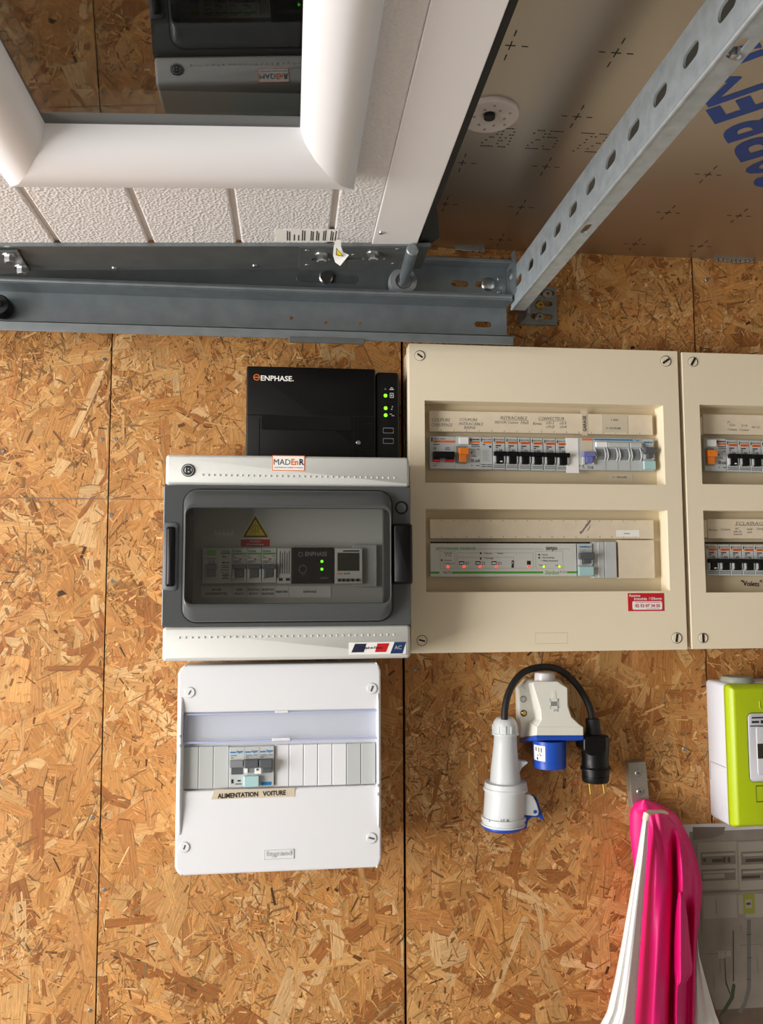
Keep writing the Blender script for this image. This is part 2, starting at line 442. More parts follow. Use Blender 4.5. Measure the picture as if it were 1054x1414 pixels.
def osb_board(poly, x0, x1, z0, z1, n_big, n_small, seed):
    b = MB().box(x0, x1, z0, z1, -0.018, 0.0).build('osb_board', 'board', wall)
    r = np.random.default_rng(seed)
    pal = np.array([lin(c) for c in [(222, 166, 98), (214, 156, 88), (228, 178, 112), (204, 144, 78), (218, 160, 96), (204, 142, 80), (222, 170, 106), (212, 154, 88), (236, 194, 136), (176, 114, 58)]])
    V, Fc, UVs, Cs = [], [], [], []
    zlo = max(z0, P(0, 1430, 0).z - 0.03); zhi = z1
    area_m = (x1 - x0) * (zhi - zlo)
    N1, N2 = int(n_big * area_m), int(n_small * area_m)
    N = N1 + N2
    cx = r.uniform(x0, x1, N); cz = r.uniform(zlo, zhi, N)
    L = np.where(np.arange(N) < N1, r.lognormal(math.log(0.068), 0.45, N), r.lognormal(math.log(0.010), 0.55, N))
    Wd = np.where(np.arange(N) < N1, r.lognormal(math.log(0.0125), 0.6, N), r.lognormal(math.log(0.0014), 0.5, N))
    base_a = r.choice([math.pi / 2, 0, 0.7, -0.7], N, p=[0.45, 0.12, 0.23, 0.20])
    ang = base_a + r.normal(0, 0.30, N)
    # chaff gathers in clumps between the long strands
    nc = max(6, int(90 * area_m)); hub = np.stack([r.uniform(x0, x1, nc), r.uniform(zlo, zhi, nc)], 1)
    pick = r.integers(0, nc, N2); sp = r.normal(0, 0.030, (N2, 2))
    mask = r.random(N2) < 0.62
    cx[N1:] = np.where(mask, hub[pick, 0] + sp[:, 0], cx[N1:]); cz[N1:] = np.where(mask, hub[pick, 1] + sp[:, 1], cz[N1:])
    ang[N1:] = r.uniform(0, math.pi, N2)
    lift = r.random(N) * 0.0007 + 0.0003
    lift[N1:] = r.random(N2) * 0.0006 + 0.0006
    tilt = r.normal(0, 0.010, (N, 2))
    ci = r.integers(0, len(pal), N); jit = r.normal(1, 0.07, (N, 1))
    col = pal[ci] * jit * np.array([0.725, 0.69, 0.675])
    sm = np.arange(N) >= N1
    dark = r.random(N)
    col[sm & (dark < 0.34)] *= 0.50; col[sm & (dark > 0.70)] *= 1.22
    col[sm & (dark < 0.012)] *= 0.25
    tpl_u = np.array([-.5, -.44, 0, .46, .5, .45, .05, -.47]); tpl_v = np.array([-.22, -.5, -.5, -.5, .1, .5, .5, .5])
    edge = r.random(N) < 0.75
    for i in range(N):
        u = tpl_u * L[i] + r.normal(0, 0.022, 8) * L[i]; v = tpl_v * Wd[i] + r.normal(0, 0.10, 8) * Wd[i]
        bend = (u / L[i]) ** 2 * r.normal(0, 0.03) * L[i]
        v = v + bend
        c, s = math.cos(ang[i]), math.sin(ang[i])
        x = np.clip(cx[i] + u * c - v * s, x0, x1); z = np.clip(cz[i] + u * s + v * c, zlo, zhi)
        y = D - (lift[i] + tilt[i, 0] * v * 0.6 + tilt[i, 1] * u * 0.15).clip(0.0001, 0.0014)
        uvq = np.stack([u + i * 0.37, v + i * 0.13], 1)
        if i < N1 and edge[i]:                  # darkened edge beside the strand: resin, with its shadow gap painted in too
            ox, oz = r.normal(0, 0.0008, 2); b0 = len(V) * 8
            V.append(np.stack([np.clip(x + ox, x0, x1), y + 0.00006, np.clip(z + oz, zlo, zhi)], 1)); Fc.append(range(b0, b0 + 8)); UVs.append(uvq); Cs.append(np.repeat(np.append(col[i] * r.uniform(0.3, 0.62), 1)[None], 8, 0))
        b0 = len(V) * 8
        V.append(np.stack([x, y, z], 1)); Fc.append(range(b0, b0 + 8)); UVs.append(uvq); Cs.append(np.repeat(np.append(col[i], 1)[None], 8, 0))
    V = np.concatenate(V) - np.array(root_loc(b))
    me = bpy.data.meshes.new('wood_strands'); me.from_pydata(V.tolist(), [], [list(f) for f in Fc]); me.update()
    uvl = me.uv_layers.new(name='UVMap'); uvl.data.foreach_set('uv', np.concatenate(UVs).ravel().astype(np.float32))
    ca = me.color_attributes.new('Col', 'FLOAT_COLOR', 'POINT'); ca.data.foreach_set('color', np.clip(np.concatenate(Cs), 0, 1).ravel().astype(np.float32))
    me.materials.append(MT['osb'])
    bm = bmesh.new(); bm.from_mesh(me)
    for f in bm.faces:
        if f.normal.y > 0: f.normal_flip()
    bm.to_mesh(me); bm.free()
    o = bpy.data.objects.new('wood_strands', me); COL.objects.link(o); o.parent = b; o['kind'] = 'stuff'
    return b


JX1 = (P(152, 640).x + P(139.4, 1080).x) / 2
JX2 = P(558, 1000).x
JX3 = P(979, 1010).x
g = 0.0011
ZJ = P(1000, 1136).z
osb_board(None, XL, JX1 - g, ZB, ZC, 6800, 40000, 1)
osb_board(None, JX1 + g * 0.6, JX2 - g * 1.6, ZB, ZC, 6800, 40000, 2)
osb_board(None, JX2 + g * 1.6, JX3 - g, ZB, ZC, 6800, 40000, 3)
osb_board(None, JX3 + g, XR, ZJ, ZC, 6800, 40000, 4)
MB().wbox(XL, XR, D + 0.02, D + 0.06, 0, ZC + 0.1).build('backing', 'seam', wall)
q0, q1 = P(0, 687.4, 0.0015), P(228, 689.8, 0.0015)
MB().cyl(q0, q1, 0.0005, 6).build('pencil_line', 'pencil', wall)
for sx, sy in [(144, 496), (160, 606), (153, 711), (155, 803), (127, 1130), (144, 1229), (124, 1396), (574, 925), (946, 1034), (977, 386), (4, 623), (752, 468), (141, 607)]:
    m = MB(); m.pdisc(sx, sy, 2.8, -0.001, 0.0018, 14, 0.0007)
    m.build('screw', 'screw', wall, True)
    c = P(sx, sy, 0.0024)
# floor, other walls (out of frame, they carry the light)
MB().wbox(-3.2, 2.4, -2.8, D + 0.06, -0.1, 0).build('floor', 'concrete')['kind'] = 'structure'
MB().wbox(2.4, 2.5, -2.8, D + 0.06, 0, ZC + 0.1).build('wall_right', 'plaster')['kind'] = 'structure'
MB().wbox(-3.2, 2.5, -2.9, -2.8, 0, ZC + 0.1).build('wall_front', 'plaster')['kind'] = 'structure'

ceil = thing('ceiling', None, None, (0, 0, ZC), kind='structure')
JC = P(545, 350, 0).x
MB().wbox(-2.6, 2.4, -2.8, D + 0.06, ZC, ZC + 0.08).build('insulation_board', 'foil', ceil)
CN = Vector((0, 0, -1))


def Cp(px, py, off=0.0):
    return on_plane(px, py, Vector((0, 0, ZC - off)), Vector((0, 0, 1)))


cr = None
dn = Vector((0, -1, 0))
for i, (px, py) in enumerate([(705, 62.8), (851, 73), (797, 161), (638.6, 224.7), (754, 230), (615, 281.6), (720, 286), (691, 331), (978, 241), (922.7, 293.6), (1020.7, 298), (877, 337), (967.5, 340)]):
    c = Cp(px, py)
    if cr is None:
        m = MB(); a, t = 0.0175, 0.0011
        for q0, q1 in ((-a, -a + 0.0065), (-0.005, 0.005), (a - 0.0065, a)):
            m.wbox(c.x + q0, c.x + q1, c.y - t / 2, c.y + t / 2, c.z - 0.0003, c.z + 0.0005)
            m.wbox(c.x - t / 2, c.x + t / 2, c.y + q0 * 1.25, c.y + q1 * 1.25, c.z - 0.0004, c.z + 0.0005)
        cr = m.build('printed_cross', 'ink', ceil); c0 = c
    else:
        k = cr.copy(); COL.objects.link(k); k.location = cr.location + Vector((c.x - c0.x, c.y - c0.y, 0))
# dotted number
glyph = {'2': ['01110', '10001', '00001', '00110', '01000', '10000', '11111'], '0': ['01110', '10001', '10011', '10101', '11001', '10001', '01110'],
         '5': ['11111', '10000', '11110', '00001', '00001', '10001', '01110'], '7': ['11111', '00001', '00010', '00010', '00100', '00100', '01000'], '8': ['01110', '10001', '10001', '01110', '10001', '10001', '01110'], ' ': ['00000'] * 7}
ca, cb = Cp(664, 201), Cp(836, 201)
hgt = abs(Cp(750, 176).y - Cp(750, 202).y); m = MB(); adv = (cb.x - ca.x) / 8.0
for i, ch in enumerate('20 25 72'):
    for rI, row in enumerate(glyph[ch]):
        for cI, bit in enumerate(row):
            if bit == '1':
                x = ca.x + adv * (i + cI / 5.6) ; y = ca.y - hgt * (6 - rI) / 6
                m.wbox(x - 0.0011, x + 0.0013, y - 0.0007, y + 0.0007, ZC - 0.0003, ZC + 0.0005)
m.build('dotted_number', 'ink', ceil)
# blue lettering, only its beginning is in view
caps = [('S', (1041.0, 246.5), (1051.0, 261.0)), ('O', (1028.8, 227.5), (1039.5, 244.0)), ('P', (1012.2, 201.5), (1027.3, 224.8)), ('R', (993.5, 174.0), (1010.4, 199.0)),
        ('E', (978.8, 151.5), (991.6, 171.3)), ('M', (950.0, 106.0), (978.0, 148.5)), ('A', (921.0, 62.0), (949.0, 104.0))]
ra_, rb_ = Cp(1027.3, 224.8), Cp(978.8, 151.5)
ru = (rb_ - ra_).normalized(); uu = CN.cross(ru).normalized()
if uu.x > 0: uu = -uu
cap = (Cp(978.8, 151.5) - Cp(991.6, 171.3)).length / 0.50
for ch, e_, s_ in caps:
    a, b = Cp(*s_), Cp(*e_)
    write(ceil, ch, (a + b) / 2 - uu * cap * 0.5, cap, 'blueprint', ru, uu, CN, bold=0.03 if ch in 'SOPRE' else 0.0, width=(b - a).dot(ru), thick=0.0003, name='blue_lettering', res=4)
# fixing washer
c = Cp(676, 157); rw = abs(Cp(716.6, 157).x - c.x)
fx = MB().lathe((c.x, c.y, ZC), (0, 0, -1), [(0, rw), (0.003, rw), (0.005, rw * 0.93), (0.0045, rw * 0.4), (0.001, rw * 0.22)], 40).build('fixing_washer', 'washer', ceil, True)
m = MB().lathe((c.x, c.y, ZC), (0, 0, -1), [(0.0008, rw * 0.2), (0.0055, rw * 0.19)], 20); m.build('screw_hole', 'blackmat', fx)
m = MB()
for k in range(12):
    an = 2 * math.pi * k / 12; rr_ = rw * (0.72 if k % 2 else 0.52)
    m.lathe((c.x + rr_ * math.cos(an), c.y + rr_ * math.sin(an), ZC - 0.004), (0, 0, -1), [(0, rw * 0.055), (0.0012, rw * 0.05)], 10)
m.build('washer_dimple', 'capgrey', fx)
# torn foil and glue at the wall joint
m = MB()
for x0_, x1_, yy in ((628, 668, 347), (985, 1040, 354)):
    a_, b_ = P(x0_, yy, 0.002), P(x1_, yy + 1, 0.002)
    for k in range(9):
        f0 = k / 9; p = a_.lerp(b_, f0 + 0.05)
        m.wbox(p.x - 0.003, p.x + 0.0035, D - 0.004 - 0.002 * random.random(), D - 0.0005, ZC - 0.004 - 0.003 * random.random(), ZC + 0.001)
m.build('torn_foil', 'chrome', ceil, bevel=0.001)

# ------------------------------------------------------------------ overhead garage door
YD = 0.992
r0, r1 = ray(80, 336), ray(576, 336)
E0, E1 = CAM + r0 * (YD / r0.y), CAM + r1 * (YD / r1.y)
GU = (E1 - E0).normalized(); GV = Vector((0, -1, 0)); GN = GU.cross(GV).normalized()
if GN.z > 0: GN = -GN                                    # points down, towards the viewer
door = thing('door_1', None, None, E1, kind='structure')


def Gp(px, py, off=0.0):
    return on_plane(px, py, E1 + GN * off, GN)


def guv(px, py, off=0.0):
    p = Gp(px, py, off) - E1
    return p.dot(GU), p.dot(GV)


def gbox(m, u0, u1, v0, v1, o0, o1):
    return m.obox(E1 + GU * u0 + GV * v0 + GN * o0, GU, GV, GN, u1 - u0, v1 - v0, o1 - o0)


VMAX = 0.80
wu0, wv0 = guv(14, 234); wu1, _ = guv(488.6, 233.8)      # outside of the window moulding
iu0, iv0 = guv(62, 176); iu1, _ = guv(415, 176)
ucap, _ = guv(513.4, 336)
# slab with the window opening left free
m = MB()
UL = -1.05
gbox(m, UL, wu0 + 0.02, 0, VMAX, -0.036, -0.004); gbox(m, wu1 - 0.02, 0, 0, VMAX, -0.036, -0.004); gbox(m, wu0 + 0.02, wu1 - 0.02, 0, wv0 + 0.02, -0.036, -0.004)
m.build('door_panel', 'groove', door)
gr = [guv(px, 336)[0] for px in (-45, 80, 209.5, 330.3, 456.5)]
edges = [UL] + gr + [ucap]
hw = 0.0032
for i in range(len(edges) - 1):
    u0, u1 = edges[i] + (hw if i else 0), edges[i + 1] - (hw if i < len(edges) - 2 else 0)
    m = MB()
    segs = []
    if u1 <= wu0: segs = [(u0, u1, 0, VMAX)]
    elif u0 >= wu1: segs = [(u0, u1, 0, VMAX)]
    else:
        segs = [(u0, u1, 0, wv0 + 0.01)]
        if u0 < wu0 - 0.01: segs.append((u0, wu0 + 0.01, wv0 + 0.01, VMAX))
        if u1 > wu1 + 0.005: segs.append((wu1 - 0.01, u1, wv0 + 0.01, VMAX))
    for q in segs: gbox(m, *q, -0.005, 0.0)
    m.build('door_plank', 'doorwhite', door, bevel=0.0022, seg=3)
m = MB(); gbox(m, ucap, 0, 0, VMAX, -0.03, 0.0015); m.build('edge_cap', 'doorsmooth', door, bevel=0.001)
p = Gp(527, 321, 0.0015); MB().lathe(p, GN, [(0, 0.0034), (0.0015, 0.003), (0.0022, 0.0015)], 14).build('cap_screw', 'chrome', door, True)
# black seal along the side, with its loose end
m = MB(); gbox(m, 0.0, 0.009, 0.0, VMAX, -0.012, -0.004)
m.build('side_seal', 'blackmat', door)
pts = [Gp(578, 338, -0.002), Gp(600, 272, -0.006), Gp(604, 290, -0.006), Gp(607, 328, -0.006), Gp(590, 341, -0.004)]
m = MB(); m.loft([[p - GN * 0.004 for p in pts], pts]); m.build('seal_end', 'blackmat', door)
# window moulding : mitred profile swept round the opening
prof = [(0.0, 0.0), (0.0, 0.010), (0.006, 0.018), (0.25, 0.0245), (0.5, 0.024), (0.75, 0.018), (0.93, 0.008), (1.0, -0.004)]
m = MB()
rings = []
for t, o in prof:
    a, b = wu0 + (iu0 - wu0) * t, wu1 + (iu1 - wu1) * t
    c, e = wv0 + (iv0 - wv0) * t, VMAX - (iv0 - wv0) * t
    rings.append([E1 + GU * x + GV * y + GN * o for x, y in ((a, c), (b, c), (b, e), (a, e))])
for k in range(4):
    m.loft([[r[k], r[(k + 1) % 4]] for r in rings], False, False, closed=False)
m.build('window_moulding', 'frame', door, 2)
m = MB(); gbox(m, iu0 - 0.01, iu1 + 0.01, iv0 - 0.01, VMAX - 0.03, -0.007, -0.004); m.build('window_pane', 'pane', door)
m = MB(); gbox(m, iu0 - 0.01, iu1 + 0.01, iv0 - 0.01, VMAX - 0.03, -0.031, -0.029); m.build('window_pane', 'pane', door)
sp_ = 0.013
m = MB(); gbox(m, iu0 - 0.008, iu1 + 0.008, iv0 - 0.008, iv0 + sp_, -0.029, -0.0072); gbox(m, iu0 - 0.008, iu0 + sp_ * 0.7, iv0, VMAX - 0.03, -0.029, -0.0072)
m.build('spacer_bar', 'offwhite', door)
# galvanised end stile under the far edge
us, vs_ = guv(-60, 374); ue, ve = guv(585, 371, 0.002)
m = MB(); gbox(m, UL, ue - 0.004, ve, 0.0, -0.001, 0.0025); m.build('end_stile', 'steeldark', door, bevel=0.0008)
m = MB(); gbox(m, UL, ue - 0.004, -0.0015, 0.0015, 0.0, 0.004); m.build('stile_lip', 'steel', door)


def hex_bolt(px, py, off, parent, r=0.0065):
    p = Gp(px, py, off)
    b = MB().lathe(p, GN, [(0, r * 1.35), (0.0016, r * 1.3)], 18); b.lathe(p + GN * 0.0016, GN, [(0, r), (0.0062, r), (0.0075, r * 0.8)], 6)
    return b.build('hex_bolt', 'chrome', parent)


# roller holder with shaft and roller
hu0, hv0 = guv(413, 370, 0.003); hu1, hv1 = guv(566, 339, 0.003)
ub = hu0; L = hu1 - hu0; Wd = hv1 - hv0
hp = MB().slotted(E1 + GU * hu0 + GV * hv0 + GN * 0.0026, GU, GV, GN, L, Wd, 0.003, [(L * 0.2, Wd * 0.48, 0.012, 0.0035), (L * 0.38, Wd * 0.5, 0.003, 0.003), (L * 0.52, Wd * 0.5, 0.012, 0.0035), (L * 0.72, Wd * 0.5, 0.012, 0.0035)]).build('roller_plate', 'steeldark', door)
hex_bolt(444, 352, 0.0056, door); hex_bolt(515, 350, 0.0056, door)
m = MB()
for px, py in ((424, 346), (424, 366), (488, 352), (549, 344), (543, 364)):
    m.lathe(Gp(px, py, 0.0056), GN, [(0, 0.0028), (0.0006, 0.0024)], 10)
m.build('plate_rivet', 'chrome', hp)
D = WALL_D - TRACK_GAP
rc = P(557, 389, 0.034)
rs = on_plane(570, 344, Vector((0, 0.985, 0)), Vector((0, 1, 0)))
ax = (rs - rc)
rol = MB().lathe(rc + UN * -0.012, UN, [(0, 0.018), (0.001, 0.0205), (0.012, 0.0205), (0.015, 0.019), (0.0155, 0.0115), (0.013, 0.0105)], 32).build('track_wheel', 'midgrey', door, True)
MB().lathe(rc + UN * 0.002, UN, [(0, 0.0105), (0.0022, 0.0105), (0.0024, 0.0085), (0.001, 0.008)], 24).build('wheel_bearing', 'chrome', rol, True)
sh = MB().lathe(rc, ax, [(0.0, 0.0055), (0.02, 0.0055), (0.021, 0.0072), (ax.length - 0.03, 0.0078), (ax.length - 0.002, 0.0078), (ax.length, 0.0062)], 20).build('roller_shaft', 'steel', door, True)
D = WALL_D
# far end bracket with two bolts and a rivet pair
q = [Gp(-12, 344, 0.003), Gp(25, 344, 0.003), Gp(42, 373, 0.003), Gp(-12, 377, 0.003)]
MB().loft([[p for p in q], [p + GN * 0.003 for p in q]]).build('corner_bracket', 'steeldark', door, bevel=0.0006)
hex_bolt(13, 353, 0.006, door); hex_bolt(30, 369, 0.006, door)
for px, py in ((158, 370), (352, 367)):
    MB().lathe(Gp(px, py, 0.0025), GN, [(0, 0.0036), (0.0015, 0.0032), (0.0024, 0.0015)], 12).build('rivet', 'chrome', door, True)
# paper warning label, stuck along the edge, its end hanging free
lu0, lv0 = guv(381, 333.5, 0.0005); lu1, lv1 = guv(468, 317, 0.0005)
lab = MB(); gbox(lab, lu0, lu1, lv0, lv1, 0.0002, 0.0007); lab = lab.build('warning_label', 'paper', door)
m = MB()
for k, (a, b) in enumerate([(0.18, .9), (.215, .85), (.29, .6), (.36, .55), (.42, .95), (.455, .9), (.56, .9), (.59, .85), (.65, .9), (.68, .75), (.76, .9), (.79, .95), (.88, .9), (.91, .8), (.955, .9)]):
    w_ = lu1 - lu0; h_ = lv1 - lv0
    gbox(m, lu0 + w_ * a, lu0 + w_ * (a + 0.017), lv0 + h_ * 0.1, lv0 + h_ * b, 0.0007, 0.0009)
m.build('small_print', 'ink', lab)
pl = [(464, 331), (461, 340), (460, 352), (463, 362), (470, 367)]; pr = [(471, 331), (471, 340), (474, 348), (480, 351), (482, 352)]
la = [on_plane(x, y, Vector((0, 0.975 - 0.002 * i, 0)), Vector((0, 1, 0))) for i, (x, y) in enumerate(pl)]
ra = [on_plane(x, y, Vector((0, 0.975 - 0.002 * i, 0)), Vector((0, 1, 0))) for i, (x, y) in enumerate(pr)]
th_ = Vector((0, 0.0004, 0))
MB().loft([[a, b, b + th_, a + th_] for a, b in zip(la, ra)]).build('label_flap', 'paper', lab, True)
tri = [(463.5, 341.5), (463.0, 352), (474, 354)]
f3 = lambda s, dy: [on_plane(468 + (x - 467) * s, 349.5 + (y - 349.2) * s, Vector((0, 0.9675 - dy, 0)), Vector((0, 1, 0))) for x, y in tri]
MB().loft([f3(1.0, 0), f3(1.0, 0.0004)]).build('warning_triangle', 'ink', lab)
MB().loft([f3(0.72, 0.0004), f3(0.72, 0.0008)]).build('warning_triangle', 'yellow', lab)

# ------------------------------------------------------------------ double track on the wall
D = WALL_D - TRACK_GAP
T0, T1 = P(0, 384.5, 0.048), P(706, 409.5, 0.048)
TU = (T1 - T0).normalized()
trk = thing('garage_door_track', 'galvanised double garage door track fixed along the top of the chipboard wall', 'door track', P(706, 440, 0))
XT = P(708, 415, 0.048).x


def zat(py, d, px=706):            # height of a line at the track's end
    return P(px, py, d).z


def tbox(m, d0, d1, z0, z1, xa=-1.0, xb=None):       # bar along the track
    xb = XT if xb is None else xb
    def pt(x, d, z): return Vector((x, D - d, z + (x - XT) * TU.z / TU.x))
    return m.hexa(pt(xa, d1, z0), pt(xb, d1, z0), pt(xb, d1, z1), pt(xa, d1, z1), pt(xa, d0, z0), pt(xb, d0, z0), pt(xb, d0, z1), pt(xa, d0, z1))


zu1 = zat(372, 0.014); zl0 = zat(414, 0.048); zl1 = zat(407.5, 0.048)
TO = lambda x, d, z: Vector((x, D - d, z + (x - XT) * TU.z / TU.x))


def slot_at(px, py, hl, hh, z0, xa, d):
    p = P(px, py, d); return ((p.x - xa) / TU.x, p.z - (z0 + (p.x - XT) * TU.z / TU.x), hl, hh)


xa = -0.9
web = MB().slotted(TO(xa, 0.014, zl1), TU, Vector((0, 0, 1)), UN, (XT - xa) / TU.x, zu1 - zl1, 0.0016,
                   [slot_at(635, 392, 0.0125, 0.0042, zl1, xa, 0.0156), slot_at(668, 393, 0.0125, 0.0042, zl1, xa, 0.0156)])
upper = web.build('upper_channel', 'steel', trk)
sx0, sx1, sz0, sz1 = rect(410, 379, 494, 390, 0.0158)
MB().rr(sx0, sx1, sz0, sz1, (sz1 - sz0) / 2, [(0.0156, -0.0006), (0.0163, 0), (0.0160, 0.0012)], 8).build('pressed_slot', 'steeldark', upper)
m = MB(); tbox(m, 0.014, 0.048, zu1, zu1 + 0.0016); tbox(m, 0.0465, 0.048, zu1 - 0.004, zu1 + 0.0016); m.build('top_flange', 'steel', trk, bevel=0.0006)
m = MB(); tbox(m, 0.014, 0.05, zl1 - 0.0014, zl1); m.build('middle_flange', 'steel', trk)
m = MB(); tbox(m, 0.043, 0.051, zl0, zl1); m.build('rolled_edge', 'steel', trk, bevel=0.003, seg=4)
m = MB(); tbox(m, 0.014, 0.05, zl0 - 0.0014, zl0); m.build('middle_flange', 'steel', trk)
zw1 = zl0; zw0 = zat(463, 0.05)
lower = MB().slotted(TO(xa, 0.014, zw0), TU, Vector((0, 0, 1)), UN, (XT - xa) / TU.x, zw1 - zw0, 0.0016,
                     [slot_at(403, 439.5, 0.0026, 0.0026, zw0, xa, 0.0156), slot_at(450, 446, 0.0026, 0.0026, zw0, xa, 0.0156), slot_at(498, 447, 0.0026, 0.0026, zw0, xa, 0.0156), slot_at(667, 448, 0.0125, 0.0042, zw0, xa, 0.0156)])
lower.build('lower_channel', 'steel', trk)
m = MB(); tbox(m, 0.014, 0.05, zw0 - 0.0016, zw0); m.build('bottom_flange', 'steel', trk)
zz0 = zat(476, 0.05); m = MB(); tbox(m, 0.0478, 0.05, zz0, zw0 + 0.0004); m.build('bottom_lip', 'steel', trk, bevel=0.0008)
c = P(674, 393, 0.0156); MB().lathe((c.x, D - 0.0156, c.z), UN, [(0, 0.0098), (0.0015, 0.0098), (0.0035, 0.0075), (0.0045, 0.003)], 28).build('coach_bolt', 'chrome', trk, True)
c = P(450, 384, 0.0156); MB().lathe((c.x, D - 0.0156, c.z), UN, [(0, 0.0095), (0.004, 0.0095), (0.0052, 0.008)], 28).build('coach_bolt', 'chrome', trk, True)
for px, py in ((690, 384.5), (690, 403)):
    MB().pdisc(px, py, 3.2, 0.014, 0.0172, 16, 0.0008).build('weld_dimple', 'steel', trk, True)
MB().pbox(399, 466, 504, 473.5, 0.0505, 0.054).build('joint_clip', 'steeldark', trk, bevel=0.0008)
# end plate across both channels
xp = P(708, 400, 0.016).x
pl3 = [(0.012, P(708, 366, 0.012).z), (0.058, P(720, 345, 0.058).z), (0.062, P(720, 349, 0.062).z), (0.062, P(722, 402, 0.062).z), (0.03, P(712, 416, 0.03).z), (0.012, P(708, 418, 0.012).z)]
ep = MB().loft([[(XT + 0.0005, D - a, b) for a, b in pl3], [(XT + 0.003, D - a, b) for a, b in pl3]]).build('end_plate', 'steel', trk)
zc_ = P(714, 381, 0.04).z
MB().lathe((XT + 0.0005, D - 0.040, zc_), (-1, 0, 0), [(0, 0.0088), (0.001, 0.0088), (0.003, 0.006), (0.0035, 0.002)], 24).build('coach_bolt', 'chrome', ep, True)

rl = thing('track_roller', 'black rubber roller wheel inside the lower channel of the door track', 'roller', P(-2, 421, 0.03))
c = P(-2, 421, 0.034)
MB().lathe((c.x, D - 0.017, c.z), UN, [(0, 0.012), (0.002, 0.0145), (0.016, 0.0145), (0.019, 0.0125), (0.0195, 0.005)], 32).build('wheel', 'blackmat', rl, True)
MB().lathe((c.x, D - 0.0366, c.z), UN, [(0, 0.0048), (0.02, 0.0048)], 16).build('axle', 'steel', rl, True)

# ------------------------------------------------------------------ perforated angle bar running from the wall to the viewer
bd = 0.03
B0 = P(706, 428, bd); B1 = P(706, 376.5, bd); B2 = P(725.5, 428, bd)
bar = thing('perforated_bar', 'long galvanised perforated angle bar running out from the wall under the foil ceiling', 'angle bar', B0)
hA = B1.z - B0.z; wB = B2.x - B0.x; LB = 1.0
sl = []
cents = [(1001.6, 12.6), (954, 70), (912.6, 124), (875.4, 172), (843.8, 214.7), (816, 252), (791.5, 285), (769, 313.7), (750, 338), (732.6, 362)]
ys = []
for px, py in cents:
    p = on_plane(px, py, B0, Vector((1, 0, 0))); ys.append(D - bd - p.y); 
k = np.polyfit(range(len(ys)), ys, 1)
for i in range(-6, 14):
    u_ = k[0] * i + k[1]
    if 0.02 < u_ < LB - 0.02: sl.append((u_, hA * 0.52, 0.0130, 0.0064))
BV = Vector((0, -1, 0))
fa = MB().slotted(B0 + Vector((0.0022, 0, 0)), BV, UZ, Vector((-1, 0, 0)), LB, hA, 0.0022, sl).build('slotted_flange', 'steelbar', bar)
s2 = []
for px, py in ((810, 316), (1019, 67)):
    p = on_plane(px, py, B0, UZ); s2.append((D - bd - p.y, p.x - B0.x, 0.0115, 0.0042))
dlt = s2[1][0] - s2[0][0]
fb = MB().slotted(B0 + Vector((0, 0, 0.0022)), BV, UX, Vector((0, 0, -1)), LB, wB, 0.0022, sorted(s2 + [(s2[1][0] + dlt, s2[1][1], 0.0115, 0.0042)])).build('narrow_flange', 'steelbar', bar)
MB().obox(B1 + Vector((0, 0, -0.002)), BV, UX, UZ, LB, 0.036, 0.002).build('top_flange', 'steeldark', bar)  # darker steel behind the slots: the shade inside the bar is put into the colour
MB().tube([B0 + BV * 0.0 + Vector((0.0012, 0, 0.0012)), B0 + BV * LB + Vector((0.0012, 0, 0.0012))], 0.0021, 12).build('bend', 'steelbar', bar, True)
p = on_plane(1016, 71, B0 + Vector((0, 0, 0.0)), UZ)
MB().lathe(p + Vector((0.002, 0.004, 0.004)), (0, 0, -1), [(0, 0.004), (0.006, 0.004), (0.0075, 0.002)], 14).build('screw_tip', 'chrome', bar, True)

D = WALL_D
# ------------------------------------------------------------------ bracket screwed to the chipboard by the track's end
brk = thing('wall_bracket', 'flat slotted steel bracket with three screws on the chipboard below the angle bar', 'bracket', P(745, 425, 0))
x0, x1, z0, z1 = rect(716, 396, 769, 448.5, 0.004)
hgt = z1 - z0; wid = x1 - x0
MB().slotted((x0, D - 0.0015, z0), UZ, UX, UN, hgt, wid, 0.0025, [(hgt * 0.22, wid * 0.60, 0.0040, 0.0175), (hgt * 0.56, wid * 0.68, 0.0040, 0.0125), (hgt * 0.84, wid * 0.74, 0.004, 0.0125)]).build('bracket_plate', 'steel', brk, bevel=0.0006)
pf = [P(716, 450, 0.004), P(716, 436, 0.03), P(730, 425, 0.03), P(729, 447, 0.004)]
MB().obox((x0, D - 0.004, z0), UX, UZ, UN, 0.0022, hgt * 0.46, 0.054).build('bracket_flange', 'steel', brk, bevel=0.0005)
for px, py, mm in ((757, 405, 'nickel'), (747, 420.5, 'brass'), (746, 437, 'nickel')):
    s_ = MB().pdisc(px, py, 6.3, 0.003, 0.0075, 22, 0.0022).build('screw', mm, brk, True)
    c = P(px, py, 0.0076)
    MB().box(c.x - 0.0028, c.x + 0.0028, c.z - 0.0006, c.z + 0.0006, 0.007, 0.0078).box(c.x - 0.0006, c.x + 0.0006, c.z - 0.0028, c.z + 0.0028, 0.007, 0.0078).build('screw_slot', 'ink', s_)
# ------------------------------------------------------------------ modules and fittings shared by the boards
def fr(R, a, b, c, e):                 # fractions of a face, measured from its top left corner
    x0, x1, z0, z1 = R
    return x0 + (x1 - x0) * a, x0 + (x1 - x0) * c, z1 - (z1 - z0) * e, z1 - (z1 - z0) * b


def fbox(R, a, b, c, e, d0, d1, m=None):
    m = m or MB(); return m.box(*fr(R, a, b, c, e), d0, d1)


def ftext(parent, R, txt, a, b, c, e, d, mat, **k):
    x0, x1, z0, z1 = fr(R, a, b, c, e)
    return write(parent, txt, ((x0 + x1) / 2, D - d, (z0 + z1) / 2), (z1 - z0), mat, UX, UZ, UN, width=(x1 - x0), **k)


